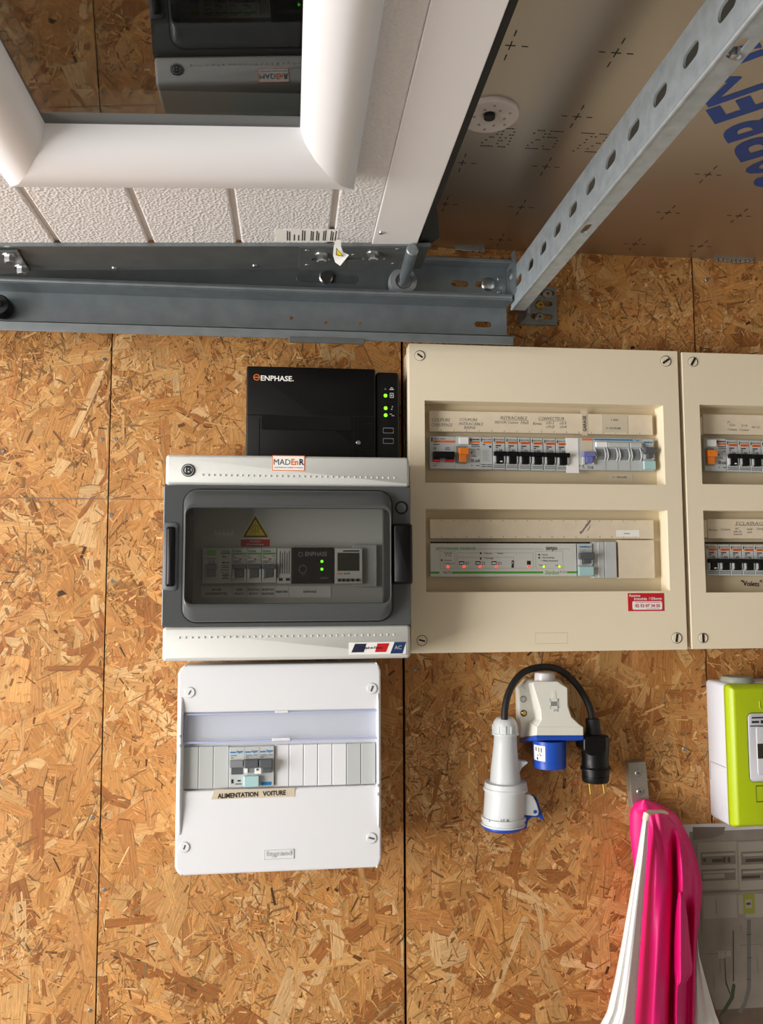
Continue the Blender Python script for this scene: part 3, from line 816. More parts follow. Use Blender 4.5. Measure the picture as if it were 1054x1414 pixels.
def dashes(R, rows, d, parent, mat='ink', name='small_print'):
    m = MB()
    for a, b, c, e in rows: fbox(R, a, b, c, e, d, d + 0.0002, m)
    return m.build(name, mat, parent, kind='stuff' if len(rows) > 1 else None)


def turn_screw(parent, px, py, d, rpx, ang, face='cream', ring='ink', slot='ink'):
    q = MB().pdisc(px, py, rpx, d - 0.004, d + 0.0006, 28).build('cover_screw', ring, parent)
    MB().pdisc(px, py, rpx * 0.91, d, d + 0.0012, 28, 0.0004).build('screw_face', face, q, True)
    c = P(px, py, d + 0.0012); a = math.radians(ang); u = Vector((math.cos(a), 0, math.sin(a))); v = Vector((-math.sin(a), 0, math.cos(a)))
    s_ = abs(P(px + 1, py, d).x - c.x)
    MB().obox(c - u * 3.6 * s_ - v * 0.95 * s_ - UN * 0.0002, u, v, UN, 7.2 * s_, 1.9 * s_, 0.0006).build('screw_slot', slot, q)


DL = 0.050            # face of the modules in the cream boards


def small_breaker(parent, a, b, c, e, d=DL, bodymat='ltgrey', band='orange'):
    R = rect(a, b, c, e, d); x0, x1, z0, z1 = R; g_ = (x1 - x0) * 0.02
    body = MB().box(x0 + g_, x1 - g_, z0, z1, 0.02, d).build('circuit_breaker', bodymat, parent, bevel=0.0006)
    fbox(R, 0.20, 0.13, 0.92, 0.205, d, d + 0.0003).build('label_band', band, body)
    ftext(body, R, 'multi 9', 0.28, 0.145, 0.84, 0.19, d + 0.0003, 'ink')
    ftext(body, R, 'MERLIN GERIN', 0.18, 0.065, 0.9, 0.105, d, 'ink')
    dashes(R, [(0.08, 0.05, 0.15, 0.15)] + [(0.24, 0.25, 0.66, 0.285), (0.24, 0.31, 0.42, 0.34), (0.24, 0.38, 0.38, 0.395), (0.24, 0.42, 0.42, 0.435), (0.5, 0.36, 0.53, 0.45), (0.64, 0.36, 0.67, 0.45), (0.56, 0.40, 0.6, 0.44), (0.72, 0.39, 0.76, 0.45)], d, body)
    m = MB()                                    # side cheeks that hold the lever
    for s0, s1 in ((0.02, 0.26), (0.78, 0.98)):
        xa, xb, za, zb = fr(R, s0, 0.5, s1, 0.84)
        m.loft([[(xa, D - d, z) for z in (za, zb)] + [(xb, D - d, z) for z in (zb, za)], [(xa + 0.0008, D - d - 0.0045, z) for z in (za + 0.003, zb - 0.002)] + [(xb - 0.0008, D - d - 0.0045, z) for z in (zb - 0.002, za + 0.003)]])
    m.build('lever_cheek', bodymat, body, bevel=0.0005)
    xa, xb, za, zb = fr(R, 0.0, 0.465, 1.0, 0.60)
    lv = MB().box(xa, xb, za, zb, d + 0.002, d + 0.0085)
    xa, xb, za, zb = fr(R, 0.27, 0.58, 0.78, 0.83)
    lv.box(xa, xb, za, zb, d - 0.001, d + 0.0055)
    lv = lv.build('lever', 'black', body, bevel=0.001)
    fbox(R, 0.5, 0.75, 0.68, 0.785, d + 0.0055, d + 0.0058).build('lever_mark', 'white', lv)
    dashes(R, [(0.06, 0.875, 0.94, 0.895), (0.06, 0.925, 0.94, 0.945)], d, body, 'dkgrey', 'moulded_line')
    return body


def differential(parent, a, b, c, e, white, lever, d=DL, lines=True):
    R = rect(a, b, c, e, d)
    body = MB().box(*R, 0.02, d).build('residual_current_breaker', 'ltgrey', parent, bevel=0.0006)
    MB().pbox(*white, d, d + 0.004).build('test_button', 'white', body, bevel=0.0005)
    m = MB(); x0, x1, z0, z1 = rect(*lever, d + 0.006); h = z1 - z0; w = x1 - x0
    fbox(R, 0.02, 0.3, 0.42, 0.84, d, d + 0.0016).build('lever_well', 'midgrey', body, bevel=0.0005)
    m.box(x0, x1, z0 + h * 0.52, z1, d + 0.001, d + 0.009); m.box(x0 + w * 0.06, x1 - w * 0.18, z0, z0 + h * 0.55, d, d + 0.006)
    m.build('lever', 'orangelever', body, bevel=0.0012)
    fbox(R, 0.62, 0.14, 0.97, 0.2, d, d + 0.0003).build('label_band', 'orange', body)
    dashes(R, [(0.6, 0.07, 0.66, 0.15), (0.68, 0.08, 0.97, 0.11), (0.64, 0.24, 0.95, 0.27), (0.64, 0.30, 0.98, 0.32), (0.86, 0.38, 0.96, 0.4), (0.64, 0.47, 0.68, 0.53), (0.64, 0.57, 0.82, 0.585), (0.64, 0.61, 0.86, 0.625), (0.64, 0.87, 0.68, 0.9), (0.82, 0.88, 0.97, 0.9)], d, body)
    ftext(body, R, '30 mA', 0.62, 0.69, 0.98, 0.79, d, 'ink', bold=0.02)
    return body


def hager_breaker(parent, a, b, c, e, d, well=True):
    R = rect(a, b, c, e, d)
    body = MB().box(*R, 0.02, d).build('circuit_breaker', 'ltgrey', parent, bevel=0.0006)
    fbox(R, 0.16, 0.08, 0.6, 0.12, d, d + 0.0002).build('brand_bar', 'hager', body)
    ftext(body, R, 'hager', 0.55, 0.06, 0.95, 0.14, d, 'hager')
    dashes(R, [(0.16, 0.18, 0.6, 0.2), (0.16, 0.23, 0.5, 0.25)], d, body, 'midgrey')
    xa, xb, za, zb = fr(R, 0.04, 0.28, 1.02, 0.47); lv = MB().box(xa, xb, za, zb, d + 0.002, d + 0.009)
    xa, xb, za, zb = fr(R, 0.3, 0.45, 0.78, 0.62); lv.box(xa, xb, za, zb, d, d + 0.006)
    lv.build('lever', 'dkgrey', body, bevel=0.001)
    m = MB()
    for s0, s1 in ((0.04, 0.26), (0.8, 0.96)): fbox(R, s0, 0.49, s1, 0.64, d, d + 0.004, m)
    m.build('lever_cheek', 'ltgrey', body, bevel=0.0005)
    fbox(R, 0.02, 0.7, 1.0, 0.97, d, d + 0.005).build('tag_cover', 'aqua', body, bevel=0.0008)
    return body


DF = 0.065            # front of the cream boards


def scrawl(parent, R, d, items, mat='pencil'):
    for txt, a, b, c, e in items: ftext(parent, R, txt, a, b, c, e, d, mat, shear=0.2)


def cream_board(label, x0, x1, z0, z1, holes, loc):
    t = thing('distribution_board', label, 'fuse box', loc, 'cream distribution boards side by side')
    MB().box(x0 + 0.002, x1 - 0.002, z0 + 0.002, z1 - 0.002, 0.0, 0.030).build('back_box', 'cream', t, bevel=0.001)
    MB().plate(x0 + 0.001, x1 - 0.001, z0 + 0.001, z1 - 0.001, [], 0.03, 0.034).build('rear_rim', 'cream', t, bevel=0.001)
    m = MB().plate(x0, x1, z0, z1, holes, 0.036, DF)
    m.build('front_cover', 'cream', t, bevel=0.0016, seg=3)
    for h in holes:
        m = MB(); inset = 0.0015
        xx0, xx1, zz0, zz1 = h
        m.box(xx0 - 0.002, xx1 + 0.002, zz0 - 0.002, zz1 + 0.002, 0.031, 0.0375)
        m.build('recess_panel', 'cream_dark', t)
    return t


# cream board beside the solar enclosure
bx0 = P(566.5, 690, DF).x; bx1 = P(942.5, 690, DF).x; bz1 = P(750, 479.6, DF).z; bz0 = P(760, 899.6, DF).z
h1 = rect(587, 556.3, 917.5, 668, DF); h2 = rect(588.3, 703.5, 923.6, 817, DF)
bd1 = cream_board('cream electrical distribution board with two breaker rows and a red phone sticker', bx0, bx1, bz0, bz1, [h1, h2], (bx0, D, bz0))
for px, py, an in ((580, 491, -35), (920, 498.5, 35), (583, 884.5, -15), (935, 881, 80)): turn_screw(bd1, px, py, DF, 7.2, an)
st = MB().pbox(593, 570, 901.5, 598, 0.037, 0.047).build('label_strip', 'cream_strip', bd1, bevel=0.0006)
R = rect(593, 570, 901.5, 598, 0.047)
scrawl(st, R, 0.047, [('COUPURE', .01, .36, .09, .52), ('CHAUFFAGE', .008, .6, .10, .76), ('COUPURE', .13, .34, .21, .48), ('INTRACABLE', .128, .54, .235, .68), ('BAINS', .15, .72, .20, .86),
                     ('INTRACABLE', .31, .2, .43, .36), ('SEJOUR Cuisine', .285, .46, .39, .58), ('Hall', .40, .42, .435, .58), ('Bureau', .455, .46, .495, .6), ('CONVECTEUR', .48, .2, .595, .36), ('ch1', .515, .42, .55, .56), ('ch2', .515, .6, .55, .74), ('ch3', .575, .42, .605, .56), ('ch4', .575, .6, .605, .74)])
dashes(R, [(.32, .385, .435, .4), (.48, .385, .6, .4)] + [(.05 + .0555 * k, .9, .052 + .0555 * k, .97) for k in range(17)], 0.047, st, 'pencil', 'scale_mark')
R2 = rect(803, 566, 811.5, 601, 0.0475)
lb = MB().box(*R2, 0.047, 0.0474).build('sticker', 'tape', bd1)
wtext(lb, 'GARAGE', 807.5, 585, 4.4, 0.0474, 'ink', wpx=21, rot=90, bold=0.02)
lb = MB().pbox(831, 573, 867, 597.5, 0.047, 0.0474).build('sticker', 'tape', bd1)
wtext(lb, 'I  EDF', 849, 580, 2.3, 0.0474, 'ink', wpx=10); wtext(lb, '0  COUPURE', 847.5, 591.5, 2.4, 0.0474, 'ink', wpx=20)
lb = MB().pbox(840, 655, 874, 664, 0.0376, 0.038).build('sticker', 'tape', bd1)
wtext(lb, 'I I  GROUPE', 856, 659, 2.2, 0.038, 'ink', wpx=19)
# main switch
R = rect(593.7, 602.5, 629, 647.3, DL)
ms = MB().box(*R, 0.02, DL).build('main_switch', 'ltgrey', bd1, bevel=0.0006)
fbox(R, 0.14, 0.13, 0.98, 0.19, DL, DL + 0.0003).build('label_band', 'orange', ms)
ftext(ms, R, 'MERLIN GERIN', .14, .05, .6, .1, DL, 'ink'); ftext(ms, R, 'multi 9', .18, .14, .4, .18, DL + 0.0003, 'ink')
dashes(R, [(.06, .04, .11, .17), (.14, .24, .4, .26), (.15, .34, .17, .42), (.21, .34, .23, .42), (.62, .34, .64, .42), (.66, .34, .78, .36), (.66, .4, .78, .42), (.14, .9, .26, .92)], DL, ms)
lv = MB(); fbox(R, .1, .49, .94, .68, DL, DL + 0.008, lv); fbox(R, .1, .66, .38, .78, DL, DL + 0.006, lv); fbox(R, .6, .66, .92, .78, DL, DL + 0.006, lv)
lv.build('lever', 'black', ms, bevel=0.001)
m = MB(); fbox(R, .1, .74, .38, .795, DL, DL + 0.0066, m); fbox(R, .6, .74, .92, .795, DL, DL + 0.0066, m); m.build('red_mark', 'red', ms)
differential(bd1, 629, 602.5, 663.3, 647.8, (634.3, 603.5, 647.5, 613.2), (633.8, 618.3, 647.5, 638.2))
R = rect(663.4, 603.5, 680.5, 648, DL)
sm = MB().box(*R, 0.02, DL).build('auxiliary_module', 'ltgrey', bd1, bevel=0.0006)
fbox(R, .25, .13, .9, .195, DL, DL + 0.0003).build('label_band', 'orange', sm)
ftext(sm, R, 'MERLIN GERIN', .16, .06, .92, .1, DL, 'ink')
dashes(R, [(.07, .04, .14, .15), (.24, .22, .4, .25), (.72, .27, .9, .33), (.08, .85, .45, .87), (.52, .85, .92, .87), (.08, .91, .45, .93), (.52, .91, .92, .93)], DL, sm)
dashes(R, [(.2, .42 + .05 * k, .2 + random.uniform(.3, .6), .43 + .05 * k) for k in range(7)], DL, sm, 'midgrey')
b1 = small_breaker(bd1, 680.8, 603.3, 698.15, 648.3)
w17 = rect(680.8, 603.3, 698.15, 648.3, DL); w17 = (w17[1] - w17[0])
wT = (P(785.4, 627, DL).x - P(680.8, 627, DL).x) / 6
for k in range(1, 6): sub_copy(b1, bd1, wT * k, -0.00022 * k)
MB().pbox(782, 604.8, 799.2, 653.2, 0.049, 0.0505).build('paper_strip', 'paper', bd1)
# C16 with lilac lever
R = rect(799, 604.6, 819.3, 648.9, DL)
cb = MB().box(*R, 0.02, DL).build('circuit_breaker', 'ltgrey', bd1, bevel=0.0006)
fbox(R, .26, .02, .98, .08, DL, DL + 0.0003).build('label_band', 'orange', cb)
fbox(R, .2, .1, .98, .42, DL, DL + 0.0002).build('worn_label', 'tape', cb)
lv = MB(); fbox(R, .22, .46, 1.04, .60, DL + 0.002, DL + 0.009, lv); fbox(R, .42, .58, .9, .80, DL, DL + 0.006, lv); lv.build('lever', 'lilac', cb, bevel=0.001)
m = MB(); fbox(R, .22, .6, .38, .84, DL, DL + 0.0045, m); fbox(R, .92, .62, 1.0, .84, DL, DL + 0.0045, m); m.build('lever_cheek', 'ltgrey', cb, bevel=0.0005)
ftext(cb, R, 'C16', .60, .88, .98, .96, DL, 'ink', bold=0.02); dashes(R, [(.26, .86, .34, .9), (.26, .93, .45, .945), (.04, .85, .08, .9)], DL, cb)
# contactor with four windows
R = rect(819.4, 605, 887, 649.5, DL)
ct = MB().box(*R, 0.02, DL).build('contactor', 'ltgrey', bd1, bevel=0.0006)
fbox(R, .02, .03, .82, .075, DL, DL + 0.0002).build('brand_bar', 'hager', ct); ftext(ct, R, 'hager', .85, .02, .98, .09, DL, 'hager')
fbox(R, .04, .14, .28, .30, DL, DL + 0.005).build('terminal_cover', 'white', ct, bevel=0.001); fbox(R, .29, .15, .72, .30, DL, DL + 0.005).build('terminal_cover', 'ltgrey', ct, bevel=0.001); fbox(R, .73, .15, .98, .30, DL, DL + 0.005).build('terminal_cover', 'ltgrey', ct, bevel=0.001)
for k in range(4):
    a = .02 + .245 * k
    fbox(R, a + .04, .34, a + .19, .68, DL, DL + 0.001).build('contact_window', 'midgrey', ct, bevel=0.0004)
    m = MB()
    for q in (a + .005, a + .195):
        xa, xb, za, zb = fr(R, q, .32, q + .035, .7)
        m.tube([((xa + xb) / 2, D - DL, za), ((xa + xb) / 2 + 0.0006, D - DL - 0.003, (za * 2 + zb) / 3), ((xa + xb) / 2, D - DL - 0.003, (za + zb * 2) / 3), ((xa + xb) / 2 - 0.0005, D - DL, zb)], 0.0011, 8)
    m.build('curved_rib', 'ltgrey', ct, True)
dashes(R, [(.11, .46, .125, .5), (.11, .55, .125, .59), (.25, .7, .253, 1), (.5, .7, .503, 1), (.75, .7, .753, 1)], DL, ct, 'dkgrey')
hager_breaker(bd1, 887.3, 606.5, 903.5, 650, DL)
# lower row
MB().pbox(594, 717.5, 903, 743.5, 0.037, 0.047).build('label_strip', 'cream_strip', bd1, bevel=0.0006)
R = rect(594, 717.5, 903, 743.5, 0.047)
dashes(R, [(.05 + .054 * k, .87, .052 + .054 * k, .96) for k in range(17)] + [(.05 + .054 * k, .03, .052 + .054 * k, .1) for k in range(17)], 0.047, bd1, 'pencil', 'scale_mark')
wtext(bd1, 'Photovoltaique', 808.5, 728, 3.4, 0.0472, 'pen', wpx=23, rot=52, shear=0.25, bold=0.012)
c = P(811.5, 733, 0.0473); MB().obox(c, Vector((.55, 0, .83)), Vector((-.83, 0, .55)), UN, 0.0095, 0.0005, 0.0002).build('pen_stroke', 'pen', bd1)
lb = MB().pbox(851.5, 732, 883.5, 741, 0.047, 0.0473).build('torn_label', 'paper', bd1); dashes(rect(851.5, 732, 883.5, 741, 0.0473), [(.32, .5, .58, .58)], 0.0473, lb)
# energy manager panel
R = rect(594.5, 750.3, 796.6, 796, 0.0505)
em = MB().box(*R, 0.02, 0.0505).build('energy_manager', 'offwhite', bd1, bevel=0.0006)
ftext(em, R, 'GESTIONNAIRE D\'ENERGIE', .035, .12, .305, .2, .0505, 'green', bold=0.015)
ftext(em, R, 'tempo', .785, .1, .865, .235, .0505, 'ink', shear=.2, bold=0.02)
dashes(R, [(.31, .165, .77, .175), (.865, .165, .955, .175)], .0505, em, 'midgrey', 'rule_line')
m = MB()
for a, b, c, e in ((.0, .85, .06, .91), (.145, .85, .765, .91), (.93, .85, 1.0, .91)): fbox(R, a, b, c, e, .0505, .0507, m)
m.build('green_stripe', 'green', em)
ftext(em, R, 'Starbox', .775, .82, .875, .94, .0505, 'green', shear=.35); ftext(em, R, 'P 01', .885, .84, .925, .91, .0505, 'midgrey'); ftext(em, R, 'DELTA', .085, .84, .14, .91, .0505, 'ink')


def outline(parent, R, a, b, c, e, d, mat, t=.0025):
    m = MB(); tv = t * 4.4
    for q in ((a, b, c, b + tv), (a, e - tv, c, e), (a, b, a + t, e), (c - t, b, c, e)): fbox(R, *q, d, d + 0.00015, m)
    m.build('printed_frame', mat, parent)


for q in ((.065, .24, .165, .76), (.18, .28, .70, .76), (.18, .42, .565, .76), (.715, .24, .905, .76)): outline(em, R, *q, .0505, 'greenbtn' if 0 else 'green', .0012)
for txt, a, b, c, e, mt in (('Teleinfo', .09, .26, .15, .32, 'ink'), ('(1 a 3)', .1, .34, .14, .4, 'ink'), ('= Pointe', .085, .49, .14, .54, 'ink'), ('= Traditionnel', .085, .585, .16, .63, 'ink'), ('= Marche', .36, .28, .415, .33, 'ink'), ('= Arret', .45, .28, .49, .33, 'ink'), ('= Delestage', .36, .43, .425, .48, 'ink'),
                         ('Z1', .236, .56, .262, .64, 'ink'), ('Z2', .345, .56, .371, .64, 'ink'), ('Z3', .455, .56, .481, .64, 'ink'), ('= Normal', .755, .32, .80, .37, 'ink'), ('= Pas de message', .755, .41, .845, .46, 'ink'), ('= Defaut alimentation', .755, .5, .87, .55, 'ink'), ('Compteur', .735, .64, .785, .69, 'ink'), ('Secteur', .85, .64, .89, .69, 'ink')):
    ftext(em, R, txt, a, b, c, e, .0505, mt)
dashes(R, [(.072, .48, .08, .54), (.335, .27, .345, .33), (.335, .43, .345, .49), (.735, .32, .745, .37), (.735, .41, .745, .46), (.193, .54, .228, .65), (.303, .54, .338, .65), (.412, .54, .447, .65), (.55, .52, .566, .66), (.655, .53, .681, .65)], .0505, em, 'ink')
dashes(R, [(.197, .57, .224, .63), (.307, .57, .334, .63), (.416, .57, .443, .63), (.555, .56, .561, .62)], .0507, em, 'offwhite')
for k, mt in ((.117, 'led_red'), (.226, 'led_red'), (.335, 'led_red'), (.446, 'led_red'), (.556, 'ink'), (.667, 'led_red'), (.772, 'led_lime'), (.880, 'led_lime')):
    x0, x1, z0, z1 = fr(R, k, .70, k, .70)
    MB().lathe((x0, D - .0505, z0), UN, [(0, .0019), (.0006, .0017), (.001, .0008)], 14).build('indicator_lamp', mt, em, True)
hager_breaker(bd1, 797.6, 750.6, 818.5, 796, DL)
for a, c in ((819, 835.2), (835.6, 852)):
    o_ = MB().pbox(a, 748, c, 798.3, 0.02, DL - 0.002).build('blank_module', 'ltgrey', bd1, bevel=0.001)
    if a < 830: MB().pbox(826.6, 748.5, 827.4, 797.8, DL - 0.0025, DL - 0.0015).build('moulded_line', 'white', o_)
MB().pbox(852.2, 748, 854.4, 797.5, 0.0375, 0.0378).build('dark_gap', 'seam', bd1)
MB().pbox(854.5, 745.6, 904.5, 798.8, 0.036, DL - 0.004).build('blank_plate', 'cream_strip', bd1, bevel=0.0008)
MB().pbox(594.5, 748.4, 817, 750.2, 0.0375, 0.0380).build('dark_gap', 'seam', bd1)
# red sticker, maker's plate
R = rect(867.5, 819, 917.5, 843.8, DF + 0.0003)
sk = MB().box(*R, DF - 0.001, DF + 0.0003).build('sticker', 'red', bd1)
ftext(sk, R, 'Restons', .04, .07, .34, .2, DF + 0.0003, 'white', bold=.02); ftext(sk, R, 'branchés', .17, .24, .52, .38, DF + 0.0003, 'white', bold=.02); ftext(sk, R, '? IZIborne', .58, .24, .93, .37, DF + 0.0003, 'white', bold=.02)
x0, x1, z0, z1 = fr(R, .12, .45, .94, .92); MB().rr(x0, x1, z0, z1, .002, [(DF, 0), (DF + 0.0005, 0)], 4).build('sticker_panel', 'white', sk)
ftext(sk, R, '02 52 07 24 55', .19, .62, .88, .78, DF + 0.0005, 'red', bold=.03); ftext(sk, R, 'Prix d\'un appel local', .5, .83, .86, .88, DF + 0.0005, 'red')
fbox(R, .2, .5, .93, .525, DF + .0005, DF + .0007).build('sticker_line', 'red', sk)
R = rect(739.5, 873.5, 784, 889, DF); outline(bd1, R, 0, 0, 1, 1, DF, 'cream_dark', .01)

# second cream board, cut by the picture's edge
dx_ = P(948.3, 690, DF).x - bx0
cx0 = P(949, 690, DF).x; cx1 = cx0 + (bx1 - bx0); cz1 = bz1 - 0.0012; cz0 = bz0 + 0.0006
g1 = rect(968.5, 562.2, 1300, 670, DF); g2 = rect(973.5, 706, 1304, 817.3, DF)
bd2 = cream_board('cream electrical distribution board holding a handwritten Volets note, next to the green meter', cx0, cx1, cz0, cz1, [g1, g2], (cx0, D, cz0))
for px, py, an in ((957.5, 499.5, 60), (971.5, 881, 90)): turn_screw(bd2, px, py, DF, 6.6, an)
st = MB().pbox(971.2, 574.8, 1290, 601.8, 0.037, 0.047).build('label_strip', 'cream_strip', bd2, bevel=0.0006)
MB().pbox(967.5, 575, 970.6, 600.5, 0.037, 0.046).build('strip_clip', 'cream', bd2, bevel=0.0005)
for txt, x, y, w in (('P', 1006, 583, 4), ('T2A', 1011, 587, 8), ('Cuisine', 1011, 593, 13), ('E1A', 1028, 587.5, 8), ('Couloir', 1028, 593.5, 13), ('WC RC', 1044, 590, 12)): wtext(st, txt, x, y, 2.8, 0.047, 'pencil', wpx=w, shear=.2)
differential(bd2, 973, 605.3, 1003.2, 650.5, (977, 607, 990, 616.3), (977.3, 621.5, 990.6, 640.7))
b2 = small_breaker(bd2, 1003.6, 607.3, 1019.8, 651)
wB2 = P(1036, 630, DL).x - P(1019.8, 630, DL).x
for k in range(1, 4): sub_copy(b2, bd2, wB2 * k, -0.0003 * k)
st = MB().pbox(977.6, 717.2, 1290, 743.8, 0.037, 0.047).build('label_strip', 'cream_strip', bd2, bevel=0.0006)
MB().pbox(972.5, 717.5, 977, 742.5, 0.037, 0.046).build('strip_clip', 'cream', bd2, bevel=0.0005)
wtext(st, 'ECLAIRAGE', 1036.5, 722.8, 4.2, 0.047, 'pencil', wpx=42, shear=.2)
MB().pbox(1015, 725.3, 1058, 725.8, 0.0468, 0.0472).build('pencil_line', 'pencil', st)
for txt, x, y, w in (('Bureau', 985, 731.5, 12), ('Cuisine', 1002, 731, 13), ('WC', 1018, 730, 6), ('salle de', 1018.5, 733.8, 11), ('bains', 1019, 737.5, 12), ('hall', 1035, 730.5, 8), ('ext', 1035, 735, 7), ('Sejour', 1050, 730.5, 10)): wtext(st, txt, x, y, 2.8, 0.047, 'pencil', wpx=w, shear=.2)
b3 = small_breaker(bd2, 975.6, 751.6, 992.1, 794.5)
wB3 = (P(1042, 772, DL).x - P(975.6, 772, DL).x) / 4
for k in range(1, 6): sub_copy(b3, bd2, wB3 * k, -0.0002 * k)
MB().pbox(974, 748.8, 1290, 750.8, 0.0375, 0.0380).build('dark_gap', 'seam', bd2)
wtext(bd2, 'Volets', 1037.5, 806, 6.4, 0.0381, 'ink', wpx=22, shear=.1, bold=.012, rot=-2)
m = MB()
for (a, b), (c, e) in (((1023.4, 803), (1026.5, 801)), ((1024, 801), (1026.6, 804.2)), ((1049, 803), (1052.6, 801)), ((1050, 801), (1052.4, 804.4))):
    p, q = P(a, b, 0.0381), P(c, e, 0.0381); m.cyl(p, q, 0.0004, 6)
m.build('pen_arrow', 'ink', bd2)

# ------------------------------------------------------------------ black gateway, partly behind the solar enclosure
R = rect(340, 507, 519, 636, 0.055); RS = rect(519.3, 514, 551.5, 636, 0.050)
gw = thing('solar_gateway', 'matt black plastic gateway box with green lamps behind the smoked-door enclosure', 'electronic box', (R[0], D, R[2]))
x0, x1, z0, z1 = R
MB().rr(x0, x1, z0, z1, 0.003, [(0, 0), (0.052, 0), (0.0542, 0.0006), (0.055, 0.002)], 4).build('housing', 'black', gw, 1)
x0, x1, z0, z1 = RS; MB().rr(x0, x1, z0, z1, 0.005, [(0, 0), (0.0475, 0), (0.0495, 0.0007), (0.05, 0.002)], 4).build('lamp_panel', 'black', gw, 1)
MB().pbox(341, 573.5, 518, 575, 0.0548, 0.0552).build('lid_joint', 'blackgloss', gw)
x0, x1, z0, z1 = rect(361, 575, 486, 594, 0.0555); MB().rr(x0, x1, z0, z1, 0.003, [(0.055, 0), (0.0558, 0.0004)], 4).build('grip_panel', 'black', gw)
MB().pbox(487.5, 577, 489, 640, 0.0548, 0.0553).build('lid_joint', 'blackgloss', gw); MB().pbox(357.5, 577, 358.5, 640, 0.0548, 0.0553).build('lid_joint', 'blackgloss', gw)
for y in (580.5, 584, 588, 622): MB().pbox(502, y, 518, y + 1, 0.0549, 0.0555).build('moulded_line', 'blackgloss', gw)
MB().pdisc(495, 611, 3.2, 0.054, 0.0565, 16, 0.0008).build('lid_screw', 'chrome', gw, True)
wtext(gw, 'ENPHASE', 381.5, 522.5, 7.0, 0.0552, 'paper', wpx=43, bold=0.02)
MB().pdisc(404.8, 525.6, 0.8, 0.055, 0.0553, 8).build('logo_dot', 'paper', gw)


def ring(parent, px, py, r0, r1, d, mat, name='logo_ring', n=32):
    c = P(px, py, d); k = abs(P(px + 1, py, d).x - c.x)
    R_ = [[(c.x + r * k * math.cos(2 * math.pi * i / n), D - dd, c.z + r * k * math.sin(2 * math.pi * i / n)) for i in range(n)] for r, dd in ((r1, d), (r1, d + .0003), (r0, d + .0003), (r0, d))]
    return MB().loft(R_, False, False).build(name, mat, parent)


lr = ring(gw, 354.5, 521, 3.4, 4.5, 0.055, 'orange'); MB().pbox(351.5, 520.4, 357.5, 521.7, 0.055, 0.0553).build('logo_bar', 'orange', gw)
for px, py, mt in ((532.6, 546.2, 'led_green'), (532.8, 563.5, 'led_green'), (532.8, 573.2, 'led_green'), (532.6, 537, 'dkgrey')):
    MB().pdisc(px, py, 2.4 if mt != 'dkgrey' else 1.4, 0.0495, 0.0508, 14, 0.0004).build('indicator_lamp', mt, gw, True)
wtext(gw, 'Z', 541, 563.4, 5, 0.0502, 'ltgrey', wpx=3, shear=.5)
m = MB()
for a, b, c, e in ((538.5, 543, 539.3, 549), (543, 543, 543.8, 549), (538.5, 542.6, 543.8, 543.4), (538.5, 548.5, 543.8, 549.3), (540.3, 545, 542, 547), (538.4, 571.4, 541.5, 572.2), (541, 573.6, 544.6, 574.4), (538, 537, 544, 538.3), (539.5, 535, 542.5, 536)): m.pbox(a, b, c, e, 0.05, 0.0503)
m.build('panel_symbol', 'ltgrey', gw)
for y in (594.5, 609):
    x0, x1, z0, z1 = rect(529, y - 3.8, 543.8, y + 3.8, 0.0503)
    b_ = MB().rr(x0, x1, z0, z1, 0.0012, [(0.0495, 0), (0.0506, 0), (0.0503, 0.0010)], 4).build('push_button', 'midgrey', gw)
    MB().rr(x0 + .0008, x1 - .0008, z0 + .0008, z1 - .0008, 0.0012, [(0.05, 0), (0.0510, 0.0002)], 4).build('button_cap', 'black', b_)

# ------------------------------------------------------------------ solar enclosure with smoked window
DM = 0.125; DS = 0.130
bx = rect(226, 629, 566.8, 911.5, DM)
so = thing('solar_enclosure', 'large pale grey enclosure with smoked window door and yellow warning triangle inside', 'electrical box', (bx[0], D, bx[2]))
x0, x1, z0, z1 = bx
MB().rr(x0 + .004, x1 - .004, z0 + .004, z1 - .004, .008, [(0, 0), (0.06, 0)], 4, True, True).build('back_box', 'madenr', so)
zt1 = P(396, 671.5, DM).z; zt0 = P(396, 864, DM).z
ix0, ix1, iz0, iz1 = rect(252, 694, 541, 842, DM)
# cover with opening
m = MB().plate(x0, x1, zt0 - .002, zt1 + .002, [(ix0, ix1, iz0, iz1)], 0.055, DM - 0.004); m.build('cover_frame', 'smoke', so)
for za, zb in ((zt1, z1), (z0, zt0)):
    MB().rr(x0, x1, za, zb, .005, [(0.055, 0.001), (DM - .006, 0), (DM - .002, 0.0008), (DM, 0.004)], 4).build('cover_band', 'madenr', so, 1)
m = MB()
for k in range(35):
    px = 280 + (545 - 280) * k / 34
    py = 655.7 + (659.8 - 655.7) * k / 34; c = P(px, py, DM); m.box(c.x - .0011, c.x + .0011, c.z - .0013, c.z + .0013, DM - .001, DM + .0008)
    px = 247.5 + (544 - 247.5) * k / 34; py = 880.5 + (876.3 - 880.5) * k / 34; c = P(px, py, DM); m.box(c.x - .0011, c.x + .0011, c.z - .0013, c.z + .0013, DM - .001, DM + .0008)
m.build('moulded_stud', 'madenr', so, kind='stuff', bevel=0.0004, seg=1)
